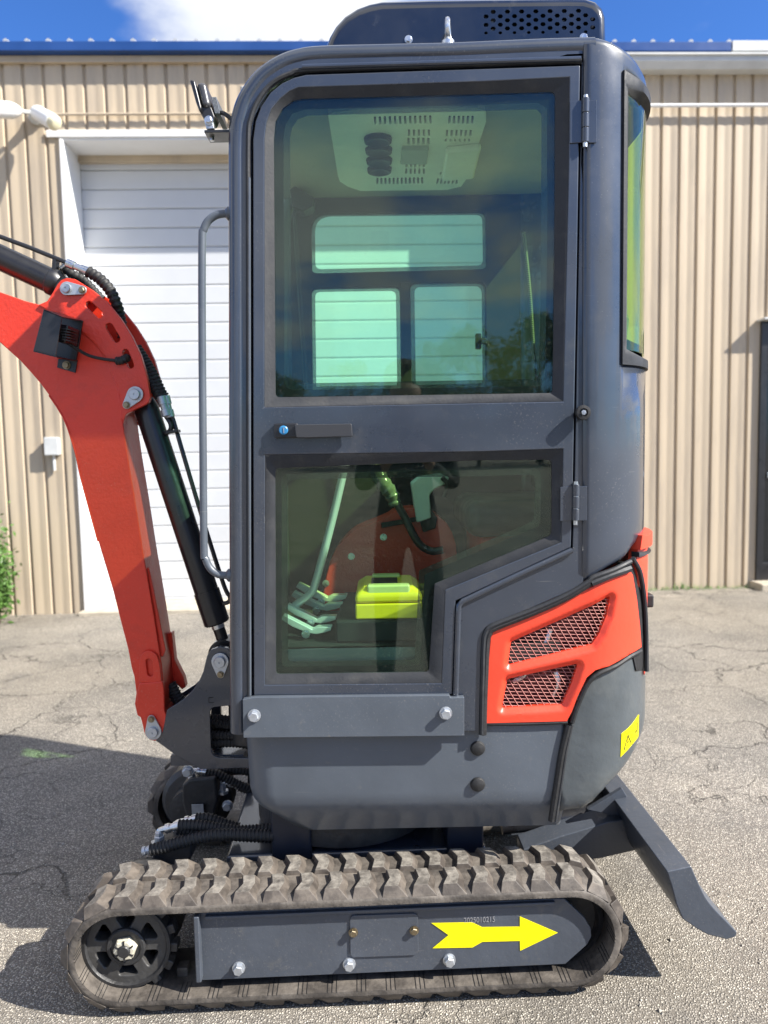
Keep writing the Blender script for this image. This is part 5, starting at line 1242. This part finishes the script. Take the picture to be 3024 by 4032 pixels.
for i in range(4): bm.faces.new([a[i], a[(i+1) % 4], b[(i+1) % 4], b[i]])
obj('bottom_flange', bm, blackm, lb)
plate('lamp', rnd([(232, 1275), (268, 1280), (256, 1350), (222, 1345)], 8), H, 2.02, 2.10, blackm, lb, bevel=.005)
for k in range(5): plate('lamp_fin', [(238+k*2, 1290+k*11), (276, 1296+k*11), (276, 1300+k*11), (238+k*2, 1294+k*11)], H, 2.01, 2.06, castb, lb, bevel=0)
plate('mount_tab', [(229, 1412), (304, 1418), (296, 1468), (224, 1447)], H, YN-.006, YN-.001, blackm, lb, bevel=.001)
bolt(bolt_g, H.P(262, 1438, YN-.008), lb)
bm = bmesh.new(); tube(bm, crom([H.P(258, 1345, 2.05), H.P(300, 1372, 2.07), H.P(350, 1400, 2.095), H.P(410, 1414, 2.105), H.P(460, 1420, 2.108)], 6), .0045, 8); obj('cable', bm, black, lb)
bm = bmesh.new(); tube(bm, crom([H.P(456, 1421, 2.106), H.P(475, 1420, 2.106), H.P(490, 1414, 2.112), H.P(502, 1408, 2.13)], 4), lambda t, i: .010+.002*(i % 2), 10); obj('cable_plug', bm, black, lb)

# boom cylinder
YCY = 2.185
cyl = empty('boom_cylinder', H.P(866, 2606, YCY), parent=ex)
pa, pb = H.P(566, 1575, YCY), H.P(855, 2455, YCY); dr_ = (pb-pa).normalized()
bm = bmesh.new(); lathe(bm, pa, dr_, [(0, .0), (.028, 0), (.032, .012), (.035, .03), (.035, (pb-pa).length-.10), (.0375, (pb-pa).length-.10), (.0375, (pb-pa).length-.004), (.034, (pb-pa).length), (0, (pb-pa).length)], 32); obj('barrel', bm, blackm, cyl)
pc = H.P(884, 2540, YCY)
bm = bmesh.new(); tube(bm, [pb, pb+dr_*.014], .019, 20); obj('wiper_ring', bm, steel, cyl)
bm = bmesh.new(); tube(bm, [pb, pc], .0175, 18); obj('rod', bm, blackm, cyl)
bm = bmesh.new(); lathe(bm, H.P(880, 2580, YCY-.03), (0, 1, 0), [(.045, 0), (.045, .06)], 28); obj('rod_eye', bm, blackm, cyl)
bm = bmesh.new(); tube(bm, crom([H.P(668, 1610, 2.17), H.P(690, 1680, 2.17), H.P(725, 1800, 2.16), H.P(800, 2050, 2.16), H.P(880, 2300, 2.16), H.P(905, 2350, 2.16), H.P(900, 2370, 2.165), H.P(880, 2376, 2.17)], 5), .0065, 8); obj('hard_line', bm, blackm, cyl)
bm = bmesh.new(); tube(bm, crom([H.P(655, 1640, 2.17), H.P(672, 1668, 2.165), H.P(672, 1692, 2.165), H.P(655, 1705, 2.17), H.P(632, 1700, 2.18)], 5), .0070, 8); obj('hard_line', bm, blackm, cyl)
plate('line_clamp', [(650, 1698), (700, 1690), (702, 1702), (652, 1710)], H, 2.15, 2.18, blackm, cyl, bevel=.002)
# arm cylinder, cut by the frame's left edge
ac2 = empty('arm_cylinder', H.P(262, 1135, YCY), parent=ex)
pa, pb = H.P(225, 1118, YCY), H.P(-420, 820, YCY); dr2 = (pb-pa).normalized(); ln = (pb-pa).length
bm = bmesh.new(); lathe(bm, pa, dr2, [(0, -.01), (.030, -.01), (.0385, .004), (.0385, .018), (.0355, .022), (.0355, ln), (0, ln)], 30); obj('barrel', bm, blackm, ac2)
bm = bmesh.new(); lathe(bm, H.P(262, 1135, YN+.012), (0, 1, 0), [(.030, 0), (.030, .105)], 24); obj('eye', bm, blackm, ac2)
bm = bmesh.new(); tube(bm, [H.P(-410, 772, 2.17), H.P(-80, 902, 2.17), H.P(120, 976, 2.17), H.P(262, 1034, 2.17)], .0062, 10); obj('hard_line', bm, blackm, ac2)
plate('line_post', [(205, 1012), (222, 1018), (218, 1062), (202, 1060)], H, 2.165, 2.19, blackm, ac2, bevel=.002)
bm = bmesh.new(); tube(bm, [pb, H.P(-780, 656, YCY)], .017, 16); obj('rod', bm, chrome, ac2)
# stick and bucket, beyond the left edge of the picture
stk = empty('dipper_arm', H.P(-740, 960, YCY), parent=ex)
plate('arm_body', rnd([(-830, 640), (-760, 620), (-690, 900), (-680, 1000), (-730, 1500), (-760, 2080), (-820, 2080), (-840, 1500), (-850, 900)], [30, 30, 40, 40, 0, 40, 40, 0, 60]), H, 2.13, 2.24, red, stk, bevel=.004)
bk = empty('bucket', H.P(-790, 2080, YCY), parent=ex)
prof = [(-800, 2020), (-700, 2040), (-590, 2120), (-530, 2240), (-545, 2370), (-620, 2460), (-740, 2490), (-860, 2450)]
q2 = [H.uz(*p, 2.0) for p in prof]; bm = bmesh.new()
for ya, yb in ((2.0, 2.37),):
    i2 = [(x+(-.75-x)*.04*-1, z) for x, z in q2]
    fr2 = [(x, z) for x, z in q2]; bk2 = [(x+.018*(1 if x < -1.5 else -1), z+.014) for x, z in q2]
    prism(bm, fr2+bk2[::-1], lambda p: H.W(p[0], ya, p[1]), lambda p: H.W(p[0], yb, p[1]))
obj('bucket_shell', bm, grey, bk)
for ya in (2.0, 2.358):
    bm = bmesh.new(); prism(bm, q2, lambda p: H.W(p[0], ya-.001, p[1]), lambda p: H.W(p[0], ya+.013, p[1])); obj('side_cheek', bm, grey, bk, bevel=.002)
for k in range(4):
    u_, z_ = q2[-1]; bm = bmesh.new(); box(bm, (u_-.07, 2.02+k*.10, z_-.012), (u_+.03, 2.06+k*.10, z_+.012)); obj('bucket_tooth', bm, castb, bk, bevel=.004)
# hoses and fittings on the boom
def fitting(name, a, b, r, parent, m=steel, n=6):
    bm = bmesh.new(); d = (b-a).normalized(); Lf = (b-a).length; lathe(bm, a, d, [(r*.7, 0), (r, .002), (r, Lf*.35), (r*.78, Lf*.37), (r*.82, Lf*.6), (r*1.02, Lf*.62), (r*1.02, Lf)], 12); return obj(name, bm, m, parent)
fitting('hose_fitting', H.P(262, 1034, 2.165), H.P(352, 1072, 2.165), .013, boom)
bm = bmesh.new(); hose(bm, [H.P(348, 1070, 2.165), H.P(392, 1098, 2.165), H.P(432, 1142, 2.165), H.P(458, 1196, 2.17), H.P(472, 1250, 2.19), H.P(486, 1330, 2.2)], .0155, .013, .16, 12); obj('hydraulic_hose', bm, black, boom)
fitting('hose_fitting', H.P(238, 1058, 2.19), H.P(262, 1042, 2.19), .008, boom)
bm = bmesh.new(); hose(bm, [H.P(248, 1050, 2.20), H.P(285, 1080, 2.2), H.P(330, 1105, 2.21), H.P(400, 1180, 2.22)], .013, .013, .16, 12); obj('hydraulic_hose', bm, black, boom)
bm = bmesh.new(); hose(bm, [H.P(540, 1370, 2.20), H.P(572, 1420, 2.19), H.P(606, 1480, 2.175), H.P(636, 1545, 2.165), H.P(648, 1562, 2.165)], .0135, .011, .2, 12); obj('hydraulic_hose', bm, black, boom)
bm = bmesh.new(); hose(bm, [H.P(552, 1420, 2.185), H.P(580, 1470, 2.175), H.P(604, 1520, 2.165), H.P(622, 1552, 2.16), H.P(630, 1566, 2.16)], .0135, .011, .2, 12); obj('hydraulic_hose', bm, black, boom)
fitting('hose_fitting', H.P(672, 1645, 2.165), H.P(650, 1560, 2.165), .013, boom, zinc)
fitting('hose_fitting', H.P(658, 1640, 2.155), H.P(634, 1562, 2.155), .013, boom, zinc)

# swing bracket (king post)
kp = empty('swing_bracket', H.P(760, 2950, 2.18), parent=ex)
ko = [(612, 2916), (640, 2880), (657, 2796), (690, 2775), (722, 2754), (756, 2722), (783, 2683), (800, 2645), (808, 2610), (815, 2582), (832, 2558), (865, 2546), (896, 2553), (920, 2580), (960, 2640), (1040, 2700), (1040, 3040), (966, 3024), (790, 3030), (686, 2970)]
kh = rnd([(826, 2786), (1010, 2770), (1010, 2986), (832, 2984)], [26, 10, 10, 40])
for ya in (2.105, 2.245):
    o2 = [H.uz(*p, 2.105) for p in ko]; bm = bmesh.new(); prism(bm, o2, lambda p: H.W(p[0], ya, p[1]), lambda p: H.W(p[0], ya+.016, p[1]), [[H.uz(*p, 2.105) for p in kh]]); obj('cheek_plate', bm, grey, kp, bevel=.002)
retainer((866, 2606), (868, 2656), 34, 15, 2.103, kp)
bm = bmesh.new(); q = H.P(960, 2930, 2.18); lathe(bm, Vector((q.x+.02, 2.18, 0)), (0, 0, 1), [(.06, .50), (.06, .78)], 24); obj('king_pin', bm, castb, kp)
bm = bmesh.new(); box(bm, H.P(670, 2950, 2.122)-Vector((0, 0, .02)), H.P(960, 3010, 2.122)+Vector((0, .122, 0))); obj('base_web', bm, grey, kp)
for a, b, y in (((830, 2830), (1000, 2856), 2.19), ((830, 2850), (1000, 2880), 2.17), ((835, 2896), (1000, 2910), 2.15), ((838, 2926), (1000, 2934), 2.15), ((830, 2870), (1000, 2895), 2.20)):
    bm = bmesh.new(); hose(bm, [H.P(*a, y), H.P((a[0]+b[0])/2, (a[1]+b[1])/2-6, y), H.P(*b, y)], .0135, .010, .18, 10); obj('hydraulic_hose', bm, black, kp)
for pts in (((668, 2700), (690, 2750), (705, 2765), (780, 2800)), ((675, 2690), (705, 2745), (740, 2770), (800, 2800))):
    bm = bmesh.new(); hose(bm, [H.P(*p, 2.18) for p in pts], .013, .010, .18, 10); obj('hydraulic_hose', bm, black, kp)
# small notch mark on the cheek plate
bm = bmesh.new()
q = [H.P(*p, 2.1042) for p in ((840, 2746), (822, 2747), (822, 2766), (841, 2766))]
tube(bm, q, .0011, 5); obj('punch_mark', bm, decalk, kp)

# far drive motor with fittings
mo = empty('drive_motor', H.P(780, 3160, 2.36), parent=ex)
c = H.P(770, 3160, 2.40)
bm = bmesh.new(); lathe(bm, c, YM, [(.115, -.10), (.115, -.02), (.10, 0), (.07, .005), (.07, .06), (.05, .065), (0, .065)], 32); obj('motor_housing', bm, castb, mo)
plate('valve_block', [(716, 3092), (745, 3070), (850, 3060), (856, 3150), (836, 3240), (740, 3250), (716, 3160)], H, 2.30, 2.38, castb, mo, bevel=.008)
plate('name_plate', [(754, 3168), (800, 3167), (804, 3214), (756, 3215)], H, 2.288, 2.291, zinc, mo, bevel=.001)
def elbow(base, mid, end, y, parent, r=.009):
    """nut on the block, bent pipe, crimped hose end"""
    B0, M0, E0 = H.P(*base, y), H.P(*mid, y), H.P(*end, y)
    bm = bmesh.new(); lathe(bm, B0, (0, 0, 1), [(r*2.6, -.004), (r*2.6, .005), (r*2.0, .006)], 6); lathe(bm, B0, (0, 0, 1), [(r*1.5, .004), (r*1.5, .022), (r*1.2, .024), (r*1.2, .034), (r*.8, .036)], 6); obj('hex_nut', bm, zinc, parent, smooth=20)
    bm = bmesh.new(); P = [B0+Vector((0, 0, .02)), Vector((B0.x, B0.y, M0.z-.006)), M0.lerp(Vector((B0.x, B0.y, M0.z)), .35), M0.lerp(E0, .35)]; tube(bm, crom(P, 5), r*.8, 10); obj('bent_pipe', bm, steel, parent)
    fitting('hose_crimp', M0.lerp(E0, .2), E0, r*1.35, parent, steel)
elbow((757, 3085), (765, 3034), (815, 3038), 2.33, mo)
elbow((806, 3068), (812, 3040), (830, 3044), 2.36, mo, .008)
elbow((878, 3118), (888, 3080), (944, 3100), 2.33, mo, .007)
for pts, y in ((((812, 3038), (860, 3050), (930, 3085), (990, 3110)), 2.33), (((850, 3040), (920, 3030), (990, 3040)), 2.36), (((942, 3098), (980, 3112), (1010, 3130)), 2.33)):
    bm = bmesh.new(); hose(bm, [H.P(*p, y) for p in pts], .0135, .010, .18, 10); obj('hydraulic_hose', bm, black, mo)
bolt(bolt_l, H.P(740, 3036, 2.30), mo, H, 1.2); bolt(bolt_l, H.P(896, 3172, 2.30), mo, H, 1.1)
# near drive motor fittings and hoses above the track
mn = empty('drive_motor', H.P(630, 3330, 1.98), parent=ex)
c = T.W(uS, -.28, zW); bm = bmesh.new(); lathe(bm, c, T.ey, [(.11, -.02), (.11, .06), (.09, .08), (.07, .085), (.07, .14), (0, .14)], 32); obj('motor_housing', bm, castb, mn)
plate('valve_block', [(600, 3330), (640, 3318), (752, 3318), (752, 3370), (735, 3420), (600, 3420)], H, 1.96, 2.06, castb, mn, bevel=.006)
elbow((628, 3322), (636, 3268), (708, 3250), 1.985, mn, .0095)
elbow((695, 3298), (715, 3236), (776, 3224), 2.03, mn, .0095)
fitting('hose_crimp', H.P(560, 3352, 1.95), H.P(600, 3345, 1.95), .012, mn, zinc)
for pts, y in ((((704, 3250), (770, 3250), (860, 3262), (960, 3272), (1080, 3262), (1150, 3256)), 1.985), (((772, 3224), (820, 3224), (870, 3240), (940, 3262)), 2.03), (((594, 3346), (650, 3334), (720, 3314), (800, 3294), (900, 3286), (1080, 3290)), 1.95), (((700, 3262), (800, 3276), (950, 3290), (1080, 3296)), 1.99)):
    bm = bmesh.new(); hose(bm, [H.P(*p, y) for p in pts], .0150, .010, .16, 12); obj('hydraulic_hose', bm, black, mn)

# ------------------------------------------------------------------ behind the camera: seen only as reflections in the cab glass
def tree_mesh(seed, h, w, n, leafm):
    rnd_ = random.Random(seed); bm = bmesh.new()
    tube(bm, crom([Vector((0, 0, 0)), Vector((.1, .05, h*.3)), Vector((-.05, .1, h*.62)), Vector((.05, 0, h*.9))], 5), lambda t, i: .16*(1-t*.85), 8)
    cl = []
    for k in range(34):
        a = rnd_.random()*6.28; zz = rnd_.uniform(.22, .98); rr = w*.5*math.sin(math.pi*min(1, max(.05, (zz-.10)/.92)))**.6*rnd_.uniform(.35, 1)
        cl.append((Vector((rr*math.cos(a), rr*math.sin(a), h*zz)), rnd_.uniform(.35, .75)*w*.2))
    for c, r in cl: tube(bm, [Vector((0, 0, c.z*.7)), c], lambda t, i: .03*(1-t*.6), 4)
    tm = proto('trunk', bm, bark)
    bm = bmesh.new(); pts = []
    for c, r in cl:
        for _ in range(n//34): v = Vector((rnd_.gauss(0, 1), rnd_.gauss(0, 1), rnd_.gauss(0, 1))).normalized()*r*rnd_.random()**.4; pts.append(c+v*1.2)
    leaves(bm, pts, .16); cm_ = proto('crown', bm, leafm, smooth=0, recalc=False); return tm, cm_
kinds = [tree_mesh(3, 8.5, 6.5, 3400, leaf2), tree_mesh(5, 7, 6, 3000, leaf2), tree_mesh(9, 9.5, 7, 3400, leaf2)]
spots = [(-13, -48, 0, .8), (-7, -52, 1, .9), (-2, -47, 2, .72), (2.5, -46, 1, .95), (6, -44, 0, .98), (9.5, -42, 2, .92), (13, -43, 0, 1.0), (17, -45, 1, 1.15), (21, -47, 2, 1.0), (-19, -46, 1, 1.0), (-26, -50, 0, 1.0), (27, -50, 0, 1.0), (11, -50, 0, 1.15), (4, -55, 2, .95)]
words = ['first', 'second', 'third', 'fourth', 'fifth', 'sixth', 'seventh', 'eighth', 'ninth', 'tenth', 'eleventh', 'twelfth', 'thirteenth', 'fourteenth']
order = sorted(range(len(spots)), key=lambda i: spots[i][0])
for i, (x, y, k, s) in enumerate(spots):
    t = empty('broadleaf_tree', (x, y, 0), words[order.index(i)]+' dark green tree from the left along the yard edge mirrored in the cab glass', 'tree', 'trees across the yard')
    M = Matrix.Translation((x, y, 0)) @ Matrix.Rotation(i*1.3, 4, 'Z') @ Matrix.Scale(s, 4)
    inst(kinds[k][0], M, t); inst(kinds[k][1], M, t)

# photographer, mirrored in the lower pane
ps = empty('person', (.12, -.30, 0), 'person in dark clothes holding up a phone, mirrored in the lower cab window', 'person')
def skinmesh(name, joints, edges, radii, m, parent):
    me = bpy.data.meshes.new(name); me.from_pydata([Vector(j) for j in joints], edges, []); o = bpy.data.objects.new(name, me); COL.objects.link(o)
    o.parent = parent; o.matrix_parent_inverse = Matrix.Translation(-wloc(parent)); WLOC[o] = Vector((0, 0, 0))
    sk = o.modifiers.new('skin', 'SKIN'); sk.use_smooth_shade = True
    for v, r in zip(me.skin_vertices[0].data, radii): v.radius = (r, r)
    me.skin_vertices[0].data[0].use_root = True
    s2 = o.modifiers.new('sub', 'SUBSURF'); s2.levels = 1; s2.render_levels = 2
    for mm in (m if isinstance(m, list) else [m]): me.materials.append(mm)
    return o
px_, py_ = .12, -.34
J = [(px_, py_, .95), (px_, py_, 1.12), (px_, py_+.01, 1.30), (px_, py_, 1.43), (px_, py_+.02, 1.52), (px_, py_+.04, 1.62), (px_, py_+.03, 1.72),
     (px_-.17, py_, 1.40), (px_-.23, py_+.05, 1.14), (px_-.11, py_+.20, 1.27),
     (px_+.17, py_, 1.40), (px_+.24, py_+.05, 1.14), (px_+.10, py_+.20, 1.27),
     (px_-.09, py_, .90), (px_-.12, py_+.02, .50), (px_-.13, py_, .10), (px_-.14, py_+.14, .05),
     (px_+.09, py_, .90), (px_+.13, py_+.02, .50), (px_+.15, py_, .10), (px_+.17, py_+.14, .05)]
E_ = [(0, 1), (1, 2), (2, 3), (3, 4), (4, 5), (5, 6), (3, 7), (7, 8), (8, 9), (3, 10), (10, 11), (11, 12), (0, 13), (13, 14), (14, 15), (15, 16), (0, 17), (17, 18), (18, 19), (19, 20)]
R_ = [.15, .14, .155, .11, .055, .10, .075, .07, .05, .033, .07, .05, .033, .095, .068, .05, .04, .095, .068, .05, .04]
bodyo = skinmesh('body', J, E_, R_, cloth, ps)
for sx in (-1, 1):
    wx, wy, wz = px_+sx*.105, py_+.20, 1.27
    hj = [(wx, wy, wz), (wx-sx*.035, wy+.03, wz+.05)]
    hj = [(wx+sx*.03, wy-.05, wz-.05), (wx, wy, wz), (wx-sx*.03, wy+.035, wz+.04)]; he = [(0, 1), (1, 2)]; hr = [.034, .028, .032]
    for f in range(4):
        b0 = len(hj); fx = wx-sx*(.045+.012*f); hj += [(fx, wy+.055, wz+.075-.016*f), (fx-sx*.02, wy+.07, wz+.07-.016*f), (fx-sx*.035, wy+.055, wz+.066-.016*f)]; he += [(2, b0), (b0, b0+1), (b0+1, b0+2)]; hr += [.010, .009, .008]
    b0 = len(hj); hj += [(wx-sx*.03, wy+.0, wz+.06), (wx-sx*.05, wy-.012, wz+.075)]; he += [(2, b0), (b0, b0+1)]; hr += [.011, .009]
    skinmesh('hand', hj, he, hr, skin, ps)
bm = bmesh.new(); lathe(bm, Vector((px_, py_+.03, 1.66)), (0, 0, 1), [(.085, -.03), (.108, .0), (.112, .05), (.095, .10), (.05, .13), (0, .14)], 20); obj('hair', bm, cloth, ps)
bm = bmesh.new(); lathe(bm, Vector((px_, py_+.075, 1.615)), (0, 1, 0), [(.082, -.02), (.08, .03), (.055, .062), (.02, .075), (0, .076)], 20); obj('face', bm, skin, ps)
ph = empty('phone', (px_, -.06, 1.30), 'dark phone held up in front of the person mirrored in the cab window', 'phone')
bm = bmesh.new(); box(bm, (px_-.04, -.075, 1.28), (px_+.04, -.066, 1.34)); obj('phone_body', bm, blackm, ph, bevel=.004)
